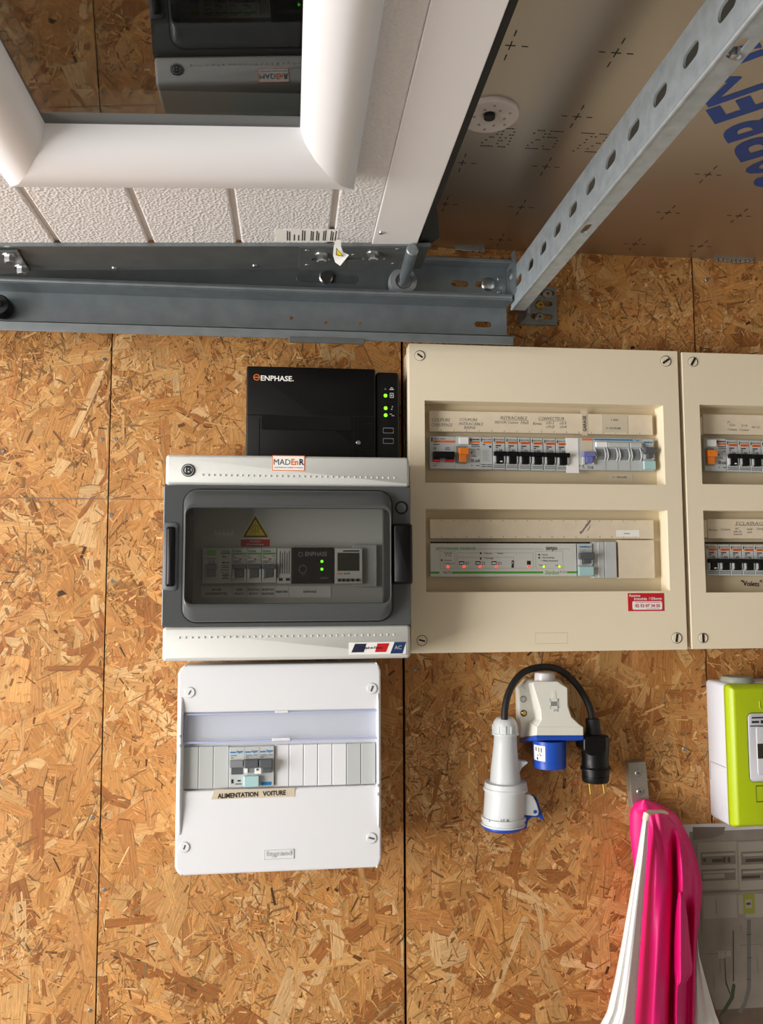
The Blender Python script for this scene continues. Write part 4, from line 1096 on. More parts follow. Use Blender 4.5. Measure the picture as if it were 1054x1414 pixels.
# door : outer plate, raised surround and pane
dr = rect(224.5, 671.8, 567.5, 863.8, DS)
a0, a1, a2, a3 = rect(253, 677.5, 541.5, 858, DS)
wi = rect(255, 701, 540.3, 834, 0.147)
MB().plate(dr[0], dr[1], dr[2], dr[3], [(a0 + .012, a1 - .012, a2 + .012, a3 - .012)], DM - .004, DS).build('door_plate', 'smoke', so, bevel=0.0012)
m = MB()
n = 5
def rring(x0, x1, z0, z1, r, d):
    return [(cx + r * math.cos(math.radians(a_ + 90 * k / n)), D - d, cz + r * math.sin(math.radians(a_ + 90 * k / n))) for cx, cz, a_ in ((x1 - r, z1 - r, 0), (x0 + r, z1 - r, 90), (x0 + r, z0 + r, 180), (x1 - r, z0 + r, 270)) for k in range(n + 1)]
w0, w1, w2, w3 = wi
m.loft([rring(a0, a1, a2, a3, .018, DS - .001), rring(a0, a1, a2, a3, .018, DS + .004), rring(a0 + .001, a1 - .001, a2 + .002, a3 - .002, .017, DS + .007), rring(a0 + .003, a1 - .0025, w2 - .006, w3 + .006, .012, .1445), rring(w0, w1, w2, w3, .010, .147), rring(w0 + .001, w1 - .001, w2 + .001, w3 - .001, .010, .143)], False, False)
m.build('raised_surround', 'smoke', so, 1)
MB().loft([rring(w0 + .0005, w1 - .0005, w2 + .0005, w3 - .0005, .010, .1445), rring(w0 + .0005, w1 - .0005, w2 + .0005, w3 - .0005, .010, .1465)]).build('smoked_pane', 'smokepane', so)
MB().loft([rring(a0 - .0015, a1 + .0015, a2 - .0015, a3 + .0015, .0195, DS), rring(a0 - .0015, a1 + .0015, a2 - .0015, a3 + .0015, .0195, DS + .0005), rring(a0, a1, a2, a3, .018, DS + .0005)], False, False).build('surround_groove', 'black', so)
x0, x1, z0, z1 = rect(228.5, 727, 241, 810, 0.136); MB().rr(x0, x1, z0, z1, .003, [(0.10, 0), (0.132, 0), (0.136, 0.003)], 4).build('hinge_grip', 'black', so, 1)
x0, x1, z0, z1 = rect(224.5, 721, 246, 816, 0.1315); MB().rr(x0, x1, z0, z1, .005, [(0.12, 0), (0.1305, 0), (0.1315, 0.001)], 4).build('hinge_surround', 'dkgrey', so, 1)
x0, x1, z0, z1 = rect(542.5, 723, 570.5, 806.5, 0.145); MB().rr(x0, x1, z0, z1, .003, [(0.09, 0), (0.140, 0), (0.145, 0.003)], 4).build('door_latch', 'black', so, 1)
ring(so, 554.5, 701, 6.6, 9.2, 0.130, 'black', 'latch_ring', 32)
MB().pdisc(554.5, 701, 6.6, 0.13, 0.1306, 28).build('latch_disc', 'dkgrey', so)
# inside : rear plate and modules
DI = 0.075
MB().pbox(244, 688, 548, 850, 0.058, DI).build('mounting_plate', 'offwhite', so)
Dm = 0.088
MB().pbox(488, 752.5, 520.5, 810, DI, Dm - .006).build('blanking_strip', 'ltgrey', so, bevel=0.0006)
R = rect(279.5, 757, 320.3, 806, Dm)
rb = MB().box(*R, DI, Dm).build('residual_current_breaker', 'offwhite', so, bevel=0.0006)
fbox(R, .18, .07, .46, .2, Dm, Dm + .003).build('test_button', 'greenbtn', rb, bevel=0.001)
fbox(R, .62, .12, .95, .17, Dm, Dm + .0002).build('label_band', 'green', rb); ftext(rb, R, 'NOARK', .64, .06, .92, .11, Dm, 'ink', bold=.02)
ftext(rb, R, 'C E', .2, .36, .42, .43, Dm, 'ink', bold=.02); dashes(R, [(.12, .29, .46, .305), (.66, .22, .8, .25), (.84, .22, .92, .23), (.66, .28, .92, .29), (.66, .38, .78, .43), (.8, .39, .92, .42), (.64, .48, .9, .5), (.64, .53, .9, .55), (.64, .6, .9, .62), (.64, .65, .68, .68), (.72, .67, .74, .86), (.78, .7, .8, .86), (.84, .66, .86, .82), (.66, .75, .9, .77), (.66, .84, .9, .86)], Dm, rb)
lv = MB(); fbox(R, .12, .46, .5, .6, Dm, Dm + .008, lv); fbox(R, .16, .58, .46, .8, Dm, Dm + .004, lv); lv.build('lever', 'midgrey', rb, bevel=0.001)
R = rect(320.8, 756.5, 341, 805, Dm)
nb = MB().box(*R, DI, Dm).build('circuit_breaker', 'offwhite', so, bevel=0.0006)
fbox(R, .03, .14, .95, .19, Dm, Dm + .0002).build('label_band', 'green', nb); ftext(nb, R, 'NOARK', .05, .07, .62, .12, Dm, 'ink', bold=.02)
ftext(nb, R, '16', .76, .29, .94, .38, Dm, 'midgrey'); fbox(R, .46, .3, .64, .345, Dm, Dm + .0003).build('red_mark', 'redlabel', nb)
dashes(R, [(.05, .22, .16, .24), (.05, .27, .32, .29), (.7, .23, .92, .245), (.05, .37, .6, .39), (.05, .41, .4, .425)], Dm, nb)
lv = MB(); fbox(R, 0.04, .47, .96, .6, Dm + .002, Dm + .009, lv); fbox(R, .2, .58, .8, .84, Dm, Dm + .005, lv); lv.build('lever', 'dkgrey', nb, bevel=0.001)
m = MB(); fbox(R, .02, .6, .18, .88, Dm, Dm + .004, m); fbox(R, .84, .6, .98, .88, Dm, Dm + .004, m); m.build('lever_cheek', 'offwhite', nb, bevel=0.0005)
wN = P(361.5, 780, Dm).x - P(341, 780, Dm).x
for k in (1, 2): sub_copy(nb, so, wN * k)
R = rect(383, 757, 402.3, 806, Dm)
sg = MB().box(*R, DI, Dm).build('surge_arrester', 'offwhite', so, bevel=0.0006)
dashes(R, [(.18 + .16 * k, .08 + .05 * (k % 2), .24 + .16 * k, .72) for k in range(5)] + [(.12, .84, .4, .92), (.62, .84, .92, .92)], Dm, sg)
R = rect(402.8, 756, 460.8, 806, Dm + .001)
rl_ = MB().box(*R, DI, Dm + .001).build('relay_module', 'blackgloss', so, bevel=0.0006)
ftext(rl_, R, 'ENPHASE', .32, .12, .84, .235, Dm + .001, 'midgrey', bold=.01); ftext(rl_, R, 'Q-RELAY', .67, .82, .88, .87, Dm + .001, 'midgrey'); ftext(rl_, R, 'TEST', .22, .73, .34, .78, Dm + .001, 'dkgrey')
x0, x1, z0, z1 = fr(R, .22, .18, .22, .18)
ring(rl_, 415.2, 765.5, 2.6, 3.3, Dm + .001, 'midgrey'); ring(rl_, 418.3, 786, 4.9, 5.5, Dm + .001, 'midgrey', 'test_button_ring')
for px, py in ((444.7, 775.2), (444.7, 786)): MB().pdisc(px, py, 2.0, Dm, Dm + .002, 14, .0004).build('indicator_lamp', 'led_green', rl_, True)
R = rect(462.3, 757, 500.8, 806, Dm)
tm = MB().box(*R, DI, Dm).build('timer_module', 'offwhite', so, bevel=0.0008)
fbox(R, .1, .13, .88, .64, Dm, Dm + .0004).build('display', 'lcd', tm); fbox(R, .3, .06, .88, .1, Dm, Dm + .0003).build('blue_bar', 'navy', tm)
ftext(tm, R, 'Suno', .1, .68, .3, .74, Dm, 'orange', bold=.02); ftext(tm, R, 'e-N', .34, .68, .54, .74, Dm, 'ink', bold=.02)
for k in (.16, .32, .47, .64, .82):
    x0, x1, z0, z1 = fr(R, k, .9, k, .9); MB().lathe((x0, D - Dm, z0), UN, [(0, .0022), (.002, .002)], 12).build('push_button', 'blackmat', tm)
DLb = DI + .0006
for a, c, t1, t2 in ((278, 320.2, 'INTER', 'DIFFERENTIEL'), (321.2, 340.2, 'VERS', 'ENVOY'), (341.4, 359.5, 'PROTECTION', 'ENVOY'), (360.3, 379, 'PROTECTION', 'PARAFOUDRE'), (380, 398.2, 'PARAFOUDRE', None), (399.3, 457, 'ENPHASE', None)):
    lb = MB().pbox(a, 809.2, c, 825, DI, DLb).build('label_plate', 'paper', so); w_ = c - a
    if t2:
        wtext(lb, t1, (a + c) / 2, 814.2, 3.0, DLb, 'ink', wpx=min(w_ * .86, len(t1) * 2.6), bold=.02); wtext(lb, t2, (a + c) / 2, 819.8, 3.0, DLb, 'ink', wpx=min(w_ * .88, len(t2) * 2.6), bold=.02)
    else: wtext(lb, t1, (a + c) / 2, 817, 3.0, DLb, 'ink', wpx=min(w_ * .88, len(t1) * 2.6), bold=.02)


def tri_(s, d):
    cx, cy = 352.8, 731.5; return [(cx, cy - 22.0 * s), (cx + 20.5 * s, cy + 12.2 * s), (cx - 20.5 * s, cy + 12.2 * s)]


wt = MB().prism([(352.8, 708), (374, 745), (374, 755.2), (331.5, 755.2), (331.5, 745)], DI, DI + .0004).build('warning_sticker', 'paper', so)
MB().prism(tri_(.96, 0), DI + .0004, DI + .0006).build('warning_triangle', 'yellow', wt)
MB().prism(tri_(.84, 0), DI + .0006, DI + .0008).build('warning_triangle', 'ink', wt); MB().prism(tri_(.66, 0), DI + .0008, DI + .001).build('warning_triangle', 'yellow', wt)
ring(wt, 352.6, 730.3, 4.2, 4.9, DI + .001, 'ink', 'sun_ring'); m = MB()
for k in range(8):
    a = 2 * math.pi * k / 8; p, q = P(352.6 + 6 * math.cos(a), 730.3 + 6 * math.sin(a), DI + .0012), P(352.6 + 8.2 * math.cos(a), 730.3 + 8.2 * math.sin(a), DI + .0012); m.cyl(p, q, .00035, 6)
m.pbox(352.3, 727.5, 353, 733, DI + .001, DI + .0012); m.build('sun_ray', 'ink', wt)
lb = MB().pbox(332.5, 744.6, 372.8, 754.8, DI + .0004, DI + .0006).build('red_plate', 'redlabel', wt)
wtext(wt, 'Coupure', 352.5, 747.6, 2.2, DI + .0006, 'paper', wpx=15, bold=.02); wtext(wt, 'photovoltaïque', 352.5, 751.8, 2.2, DI + .0006, 'paper', wpx=24, bold=.02)
m = MB().pbox(296.5, 735.5, 322, 739, DI, DI + .003)
for k in range(5): m.pbox(296.5 + k * 5.7, 731.8, 299 + k * 5.7, 736, DI, DI + .003)
m.build('busbar_comb', 'white', so)
# stickers on the cover
lb = MB().pbox(376, 629, 421, 650, DM, DM + .0004).build('sticker', 'orange', so)
MB().pbox(377, 630, 420, 649, DM + .0002, DM + .0006).build('sticker_face', 'paper', lb)
wtext(lb, 'MAD', 389.5, 638, 8, DM + .0006, 'navy', wpx=23, bold=0); wtext(lb, 'En', 407, 638, 8, DM + .0006, 'orange', wpx=9.5, bold=.03); wtext(lb, 'R', 416.2, 638, 8, DM + .0006, 'navy', wpx=6.5, bold=.03)
wtext(lb, 'UNE ÉNERGIE PLEINE D\'AVENIR', 398.5, 645.4, 1.7, DM + .0006, 'navy', wpx=40)
lg = MB().pdisc(259.8, 649.3, 9.2, DM, DM + .001, 36).build('round_badge', 'ink', so); MB().pdisc(259.6, 649.3, 7.9, DM + .001, DM + .0016, 32).build('badge_face', 'ltgrey', lg)
ring(lg, 259.6, 649.3, 5.4, 6.8, DM + .0016, 'ink', 'badge_ring'); wtext(lg, 'B', 260, 649.3, 10.5, DM + .0019, 'ink', wpx=7.4, bold=.02)
lb = MB().prism([(482, 887.3), (561, 886), (560.6, 902.8), (482, 904)], DM, DM + .0004).build('sticker', 'paper', so)
for q, mt in (([(490.5, 889), (506.3, 888.8), (502.5, 900.7), (485.3, 901)], 'navy'), ([(521.5, 888.5), (538, 888.2), (533.2, 900.3), (517.8, 900.5)], 'red'), ([(545, 886.5), (561, 886.2), (556, 902.3), (539, 902.6)], 'blueac')):
    MB().prism(q, DM + .0004, DM + .0006).build('sticker_stripe', mt, lb)
wtext(lb, 'Fabriqué en France', 512, 894.8, 3.4, DM + .0006, 'ink', wpx=32, bold=.02); wtext(lb, 'AC', 550, 894, 5, DM + .0006, 'ltgrey', wpx=9.5)

# ------------------------------------------------------------------ white car charging board
DG = 0.095
lx0, lx1, lz0, lz1 = rect(243.5, 917, 526.5, 1204, DG)
cg = thing('car_charging_board', 'bright white square board with a car supply label below the smoked-door enclosure', 'fuse box', (lx0, D, lz0))
og = rect(253.5, 982, 520.5, 1089, DG)
MB().rr(lx0 + .006, lx1 - .006, lz0 + .006, lz1 - .006, .008, [(0, 0), (.06, 0)], 4).build('back_box', 'legrand', cg)
m = MB().plate(lx0, lx1, lz0, lz1, [og], .055, DG); m.build('front_cover', 'legrand', cg, bevel=.004, seg=4, corner=.011)
MB().box(og[0] - .003, og[1] + .003, og[2] - .003, og[3] + .003, .06, DG - .009).build('recess_panel', 'legrand', cg)
for xa, xb in ((lx0 + .002, og[0] - .0005), (og[1] + .0005, lx1 - .002)):
    za, zb = P(400, 1150, DG).z, P(400, 958, DG).z
    xm = (xa + xb) / 2; hw_ = (xb - xa) / 2
    ribs = []
    for z_, s_ in ((za, .02), (za + .02, .6), (za + .04, 1), (zb - .03, 1), (zb - .012, .6), (zb, .02)):
        ribs.append([(xm + hw_ * math.cos(t) , D - DG + .0005 - s_ * .006 * math.sin(t), z_) for t in np.linspace(0, math.pi, 9)])
    MB().loft(ribs, True, True).build('side_rib', 'legrand', cg, 1)
for px, py, an in ((262, 956.2, 60), (513.8, 950.8, 70), (254.6, 1170, 70), (513.2, 1157.5, -15)): turn_screw(cg, px, py, DG, 7.6, an, 'legrand', 'ltgrey', 'dkgrey')
for px, py in ((248.5, 1017), (248.5, 1030), (522.5, 1085), (522.5, 1097)): MB().pdisc(px, py, 2.3, DG, DG + .0062, 12, .001).build('hinge_pip', 'ltgrey', cg)
DW = DG - .001
lb = MB().pbox(254.5, 984, 520, 1024, DW - .004, DW - .001).build('label_window', 'bluepane', cg)
for a, b, c, e in ((254.5, 983, 520, 985), (254.5, 1021.5, 520, 1024), (254.5, 984, 255.8, 1024)): MB().pbox(a, b, c, e, DW - .002, DW + .0004).build('window_edge', 'blueedge', lb)
for a, c, y0, y1 in ((380, 398, 981.5, 984.5), (376, 401, 1019, 1023)): MB().pbox(a, y0, c, y1, DW - .001, DW + .0012).build('window_clip', 'legrand', lb, bevel=.0005)
DB = DG - .004
for a, c, mt in ((252.3, 274, 'ltgrey'), (274.4, 294.6, 'ltgrey'), (295, 315.8, 'ltgrey'), (379.5, 399.0, 'legrand'), (399.6, 419, 'legrand'), (419.6, 438.6, 'legrand'), (439.2, 458.6, 'legrand'), (459.2, 478.6, 'legrand'), (479.2, 498.4, 'ltgrey'), (499, 518.6, 'ltgrey')):
    y0 = 1031.5 - (a - 252) * .021; MB().pbox(a, y0, c, y0 + 58 - (a - 252) * .006, DB - .01, DB).build('blank_module', mt, cg, bevel=.0008)
R = rect(316.5, 1031, 378.6, 1086.5, DB + .003)
db = MB().box(*R, DB - .012, DB + .003).build('circuit_breaker', 'ltgrey', cg, bevel=.0006); d_ = DB + .003
for k in range(3):
    a = k / 3
    fbox(R, a + .02, .115, a + .14, .15, d_, d_ + .0002).build('brand_bar', 'hager', db); ftext(db, R, 'hager', a + .15, .09, a + .31, .155, d_, 'hager', shear=.2, bold=.02)
    dashes(R, [(a + .03, .2, a + .17, .225), (a + .03, .255, a + .1, .28)] + ([(a + .2, .2, a + .3, .225), (a + .03, .24, a + .2, .25)] if k else []), d_, db, 'midgrey')
    if k: dashes(R, [(a - .002, 0, a + .002, .36)], d_, db, 'midgrey', 'module_joint')
fbox(R, .01, .32, .32, .5, d_, d_ + .004).build('lever', 'midgrey', db, bevel=.001); fbox(R, .05, .5, .3, .68, d_, d_ + .0008).build('lever_well', 'dkgrey', db)
for q in ((.34, .3, .655, .5), (.675, .3, .96, .5)): fbox(R, *q, d_, d_ + .010).build('lever', 'dkgrey', db, bevel=.001)
fbox(R, .73, .5, .95, .64, d_, d_ + .006).build('lever', 'dkgrey', db, bevel=.001)
m = MB(); fbox(R, .35, .52, .42, .64, d_, d_ + .004, m); fbox(R, .57, .5, .72, .66, d_, d_ + .005, m); m.build('lever_cheek', 'white', db, bevel=.0005)
fbox(R, .42, .52, .56, .64, d_, d_ + .003).build('small_window', 'midgrey', db); fbox(R, .61, .53, .655, .58, d_, d_ + .0053).build('small_window', 'dkgrey', db)
fbox(R, .33, .71, .67, .98, d_, d_ + .006).build('tag_cover', 'aqua', db, bevel=.001); fbox(R, .72, .89, .93, .97, d_, d_ + .0006).build('blue_tab', 'hager', db)
dashes(R, [(.19, .82, .26, .86), (.05, .8, .1, .9), (.14, .91, .28, .93)], d_, db)
lb = MB().prism([(296, 1090.5), (407.5, 1088), (407, 1100), (291.5, 1104)], DG - .001, DG + .0005).build('sticker', 'tape', cg)
wtext(lb, 'ALIMENTATION   VOITURE', 348, 1096.8, 6.2, DG + .0006, 'ink', wpx=94, rot=1.2, bold=.03)
lb = MB().pbox(365, 1173, 406, 1186, DG - .001, DG + .0006).build('maker_plate', 'legrand', cg, bevel=.0005)
wtext(lb, 'legrand', 385, 1179.2, 6.5, DG + .0007, 'ltgrey', wpx=34, bold=.02, thick=.0008)
outline(lb, rect(365, 1173, 406, 1186, DG), 0, 0, 1, 1, DG + .0006, 'ltgrey', .012)
# ------------------------------------------------------------------ lime green meter
x0 = P(977.5, 1030, 0).x; z1 = P(985, 937.5, 0).z; z0 = P(990, 1127, 0).z; x1 = x0 + .150
me_ = thing('electricity_meter', 'lime green and white electricity meter mounted beside the chipboard edge', 'meter', (x0, D, z0))
MB().rr(x0, x1, z0, z1, .006, [(0.0, .001), (.004, 0), (.052, .0005)], 5).build('housing', 'meterwhite', me_, 1)
gx0, gx1, gz0, gz1 = x0 + .0004, x1 - .0004, z0 + .0003, z1 - .0006
MB().rr(gx0, gx1, gz0, gz1, .006, [(.052, 0), (.058, .0006), (.067, .005), (.0685, .0075)], 5).build('cover', 'lime', me_, 1)
DQ = .0685
# seam of the terminal cover on the white flank
zs = P(985, 1056, .03).z
m = MB(); m.wbox(x0 - .0003, x0 + .0002, D - .05, D - .006, zs - .0003, zs + .0003); m.wbox(x0 - .0003, x0 + .0002, D - .0066, D - .006, zs - .027, zs + .0003); m.build('flank_joint', 'midgrey', me_)
c = Vector((P(1018, 930, .033).x, D - .033, z1))
MB().lathe(c - Vector((0, 0, .001)), (0, 0, 1), [(0, .0235), (.005, .0235), (.0085, .0215), (.009, .019)], 36).build('cable_cap', 'capgrey', me_, True)
x0_, x1_, z0_, z1_ = rect(1034.5, 984, 1150, 1078, DQ + .001)
wn = MB().rr(x0_, x1_, z0_, z1_, .007, [(DQ - .002, -.0008), (DQ + .0006, -.0008)], 6).build('window_rim', 'ink', me_)
MB().rr(x0_, x1_, z0_, z1_, .0065, [(DQ, 0), (DQ + .001, 0), (DQ + .0016, .0008)], 6).build('window_plate', 'meterwhite', wn, 1)
x0_, x1_, z0_, z1_ = rect(1046, 1003, 1092, 1070, DQ + .003)
MB().rr(x0_, x1_, z0_, z1_, .003, [(DQ, 0), (DQ + .0028, .0003), (DQ + .003, .001)], 4).build('display_block', 'meterwhite', wn, 1)
MB().pbox(1046.8, 1026.5, 1092, 1047, DQ + .0025, DQ + .0034).build('display', 'lcd', wn)
m = MB()
for a, b, c_, e in ((1038.5, 990, 1056, 992), (1038.5, 995.5, 1048.5, 998.5), (1051, 994.5, 1056, 999), (1036, 1001.8, 1056, 1003.2)): m.pbox(a, b, c_, e, DQ + .0016, DQ + .0018)
m.build('small_print', 'ink', wn, kind='stuff')
m = MB(); c = P(1052, 972, DQ); m.tube([P(1049.3, 968, DQ), P(1049.3, 975, DQ), P(1050.5, 978.3, DQ), P(1054, 979, DQ), P(1060, 979, DQ), P(1062, 976, DQ), P(1062, 968, DQ)], .0008, 8); m.build('raised_letter', 'limeD', me_, True)
outline(me_, rect(1044.5, 1084, 1090, 1107, DQ), 0, 0, 1, 1, DQ, 'ink', .012)

# ------------------------------------------------------------------ printed photograph of the old wall, lower right
px0, pz1 = P(940, 1138, .001).x, P(990, 1137, .001).z
px1, pz0 = px0 + .42, pz1 - .33
pp = thing('photo_print', 'large printed photograph of a grey block wall with two boards, below the green meter', 'photo print', (px0, D, pz0))
MB().box(px0, px1, pz0, pz1, -.018, .0012).build('backing_sheet', 'ph_edge', pp)


def pprint(name, mat, lay, *qs):
    m = MB(); d = .0013 + lay * .0001
    for q in qs:
        if len(q) == 4 and not isinstance(q[0], tuple): m.pbox(*q, d - .0001, d)
        else: m.prism(list(q), d - .0001, d)
    return m.build(name, mat, pp, kind='stuff' if len(qs) > 2 else None)


pprint('printed_wall', 'ph_wall', 0, (957, 1142, 1290, 1440))
pprint('printed_shadow', 'ph_mid', 1, [(957, 1142), (1002, 1142), (999, 1152), (985, 1157), (957, 1160)])
pprint('printed_block', 'ph_mid', 1, (994, 1160, 1080, 1161), (970, 1316, 1012, 1317), (1022, 1304, 1054, 1305), (968, 1250, 970, 1290))
pprint('printed_board', 'ph_board', 2, (964.5, 1162.5, 1018.5, 1228), (1020.5, 1162, 1080, 1228))
pprint('printed_opening', 'ph_mid', 3, (968, 1176, 1016, 1194), (969, 1200, 1016, 1216), (1024, 1175, 1080, 1193), (1024, 1199, 1080, 1215))
pprint('printed_strip', 'ph_board', 4, (970, 1178.5, 1015, 1182), (970, 1202.5, 1015, 1205.5), (971, 1207, 1001, 1213), (1026, 1178, 1080, 1181.5), (1026, 1202, 1080, 1205))
pprint('printed_breakers', 'ph_dark', 4, (971, 1185.5, 975, 1190), (983.5, 1186, 998, 1190.5), (998.5, 1183.5, 1002.5, 1191), (1005, 1183.5, 1009, 1191), (1030, 1185, 1080, 1189.5), (1024.5, 1209, 1050, 1213))
pprint('printed_shadow', 'ph_mid', 1, (968, 1229, 1054, 1232))
pprint('printed_panel', 'ph_board', 1, (972, 1236, 1018, 1268), (1029, 1234, 1080, 1266), (1020, 1236, 1028, 1262))
pprint('printed_meter', 'ph_green', 2, (1026.5, 1234.5, 1042.5, 1262))
pprint('printed_meter_window', 'ph_board', 3, (1029.5, 1242, 1038.5, 1254))
pprint('printed_display', 'ph_dark', 4, (1031, 1246.5, 1037, 1249.5))
pprint('printed_conduit', 'ph_pipe', 2, [(1032, 1270), (1037, 1270), (1037.5, 1365), (1031, 1388), (1024, 1400), (1019, 1397), (1027, 1384), (1032, 1362)])
pprint('printed_clip', 'ph_dark', 3, (1031.5, 1290, 1037.5, 1291), (1032, 1322, 1038, 1323), (1031.5, 1352, 1037.5, 1353))
pprint('printed_socket', 'ph_board', 2, (992, 1313, 1001.5, 1323.5), (1003, 1313, 1010, 1321))
pprint('printed_cable', 'ph_dark', 3, [(1000.5, 1323), (1001.6, 1323), (1003.5, 1355), (1009, 1372), (1008, 1373), (1002.3, 1358)], [(1012.3, 1285), (1013.6, 1285), (1014, 1355), (1012.5, 1355)])
pprint('printed_plant', 'ph_leaf', 3, [(1012, 1358), (1016, 1360), (1014, 1378), (1002, 1398), (992, 1406), (997, 1396), (1008, 1378)])
pprint('printed_floor', 'ph_floor', 1, [(957, 1396), (1054, 1391), (1290, 1391), (1290, 1440), (957, 1440)])
pprint('printed_crack', 'ph_mid', 3, (989, 1242, 989.8, 1263), (1023.5, 1278, 1024.3, 1286), (1046, 1322, 1046.8, 1342), (994.5, 1324, 995.3, 1344), (986, 1346, 986.8, 1366))

# ------------------------------------------------------------------ white and blue wall inlet
wi_ = thing('wall_power_inlet', 'white and blue power inlet screwed to the chipboard, hugged by a black cable', 'power inlet', P(760, 1022, 0))
MB().prism([(716, 951), (728, 938.5), (774, 938.5), (783.5, 949), (784, 975), (789, 990), (799, 1001), (803, 1004), (803, 1015.5), (719.5, 1019.5), (719, 1005), (716.5, 992)], .002, .020).build('housing_base', 'inlet', wi_, bevel=.003, seg=3)
lo = [P(a, b, .019) for a, b in [(729, 944), (731, 941), (736, 939.5), (771, 939.5), (783, 949), (783.5, 975), (788.5, 990), (799, 1000.5), (803, 1004), (803, 1016.5), (726, 1017.5), (727, 1003), (737, 992), (735, 980)]]
f_ = [P(a, b, .06) for a, b in [(735.5, 944), (736.5, 942), (739, 941), (770, 941), (784, 950), (784.5, 975), (789.5, 990), (800.5, 1000.5), (806, 1004), (806.3, 1015.5), (740.5, 1015.5), (741.5, 1003.5), (747.5, 994), (746.5, 980)]]
MB().loft([lo, f_]).build('housing', 'inlet', wi_, bevel=.0025, seg=3)
MB().prism([(741.2, 1003), (806, 1003.6), (806.2, 1015.8), (740.6, 1015.8)], .002, .0606).build('housing_skirt', 'inlet', wi_, bevel=.0012)
MB().hexa(P(740.5, 1022, .0615), P(806.6, 1022, .0615), P(806.6, 1015.8, .0615), P(740.5, 1015.8, .0615), P(717, 1025.5, .004), P(785, 1025.5, .004), P(785, 1019.5, .004), P(717, 1019.8, .004)).build('blue_flange', 'blue', wi_, bevel=.0012)
c = P(763, 1022, .034); zt = c.z; zb = P(765, 1064, .034 + .02).z; r_ = abs(P(785.5, 1040, .034).x - P(741.5, 1040, .034).x) / 2
cxm = P(763.5, 1022, .05).x
shr = MB().lathe((cxm, D - .034, zt + .001), (0, 0, -1), [(0, r_ * 1.02), ((zt - zb) * .78, r_ * .985), ((zt - zb) * .785, r_ * 1.0), (zt - zb, r_ * .99), (zt - zb, r_ * .86), ((zt - zb) * .5, r_ * .84)], 48, True).build('blue_shroud', 'blue', wi_, True)
zs0, zs1 = P(745, 1051, .05).z, P(745, 1030, .05).z
rg = []
for z_ in (zs0, zs1): rg.append([(cxm + (r_ + .0004) * math.cos(math.radians(a)), D - .034 - (r_ + .0004) * math.sin(math.radians(a)), z_) for a in np.linspace(122, 172, 9)])
sk = MB().loft(rg, False, False, closed=False).build('sticker', 'paper', shr, True)
mm = MB()
for a, z_, w_, h in ((158, .75, 3, .28), (146, .72, 2.5, .3), (136, .72, 2.5, .3), (150, .35, 6, .05), (138, .36, 5, .05), (152, .14, 4, .18), (141, .45, 1.5, .2)):
    a_ = math.radians(a); zz = zs0 + (zs1 - zs0) * z_; t_ = Vector((math.sin(a_), math.cos(a_), 0)); n_ = Vector((math.cos(a_), -math.sin(a_), 0))
    mm.obox(Vector((cxm, D - .034, zz)) + n_ * (r_ + .0003) - t_ * .0003 * w_ - UZ * (zs1 - zs0) * h / 2, t_, UZ, n_, .0006 * w_, (zs1 - zs0) * h, .0003)
mm.build('small_print', 'ink', sk, kind='stuff')
c = P(752.5, 937, .034)
MB().lathe((c.x, D - .034, P(752, 942, .034).z), (0, 0, 1), [(0, .0155), (.010, .0150), (.0135, .0142), (.0145, .012)], 10).build('gland_cap', 'translucent', wi_, True)
for (py, hx, dk) in ((965.5, 723.2, 'ltgrey'), (985, 723.8, 'brass')):
    hp_ = MB().pdisc(hx, py, 4.4, .018, .0212, 20, .0005).build('screw_hole', 'capgrey' if dk != 'brass' else 'ink', wi_, True)
    MB().pdisc(hx, py, 3.2, .02, .0222, 16, .0008).build('screw', dk, hp_, True)
x0, x1, z0, z1 = rect(761, 966.5, 769.5, 977.5, .0605)
ws = MB().box(x0, x1, z0, z1, .058, .0606).build('square_window', 'midgrey', wi_)
outline(ws, rect(760, 965, 771, 978.5, .0606), 0, 0, 1, 1, .0606, 'inlet', .06)
outline(wi_, rect(765, 979.5, 771, 982.5, .0605), 0, 0, 1, 1, .0603, 'ltgrey', .1); MB().pbox(763, 955, 768, 966, .0601, .0604).build('latch_mark', 'inlet', wi_, bevel=.0002)

# ------------------------------------------------------------------ adapter lead hung over the inlet
ad = thing('adapter_cable', 'short black adapter cable with grey blue-lidded socket and black plug, looped over the inlet', 'cable', P(697, 1143, .03))
cp = [(697, 994, .045), (697.5, 980, .043), (701, 962, .038), (709, 944, .030), (721, 930, .022), (735, 923.5, .016), (751, 921, .013), (768, 923, .014), (783, 932, .018), (797, 946, .026), (808, 963, .034), (815.5, 980, .038), (818, 998, .04)]
pts = [P(*q) for q in cp]
fine = []
for i in range(len(pts) - 1):
    p0, p1, p2, p3 = pts[max(i - 1, 0)], pts[i], pts[i + 1], pts[min(i + 2, len(pts) - 1)]
    for t in np.linspace(0, 1, 6, endpoint=False):
        fine.append(.5 * ((2 * p1) + (p2 - p0) * t + (2 * p0 - 5 * p1 + 4 * p2 - p3) * t * t + (3 * p1 - p0 - 3 * p2 + p3) * t ** 3))
fine.append(pts[-1])
MB().tube(fine, .0050, 14).build('cable', 'blackmat', ad, True)


def pxlathe(spec, d, n=40):            # (px centre, py, radius px) stacked downwards
    rings = []
    for cx, py, r in spec:
        c = P(cx, py, d); k = abs(P(cx + 1, py, d).x - c.x)
        rings.append([(c.x + r * k * math.cos(2 * math.pi * i / n), D - d - r * k * math.sin(2 * math.pi * i / n), c.z) for i in range(n)])
    return MB().loft(rings)


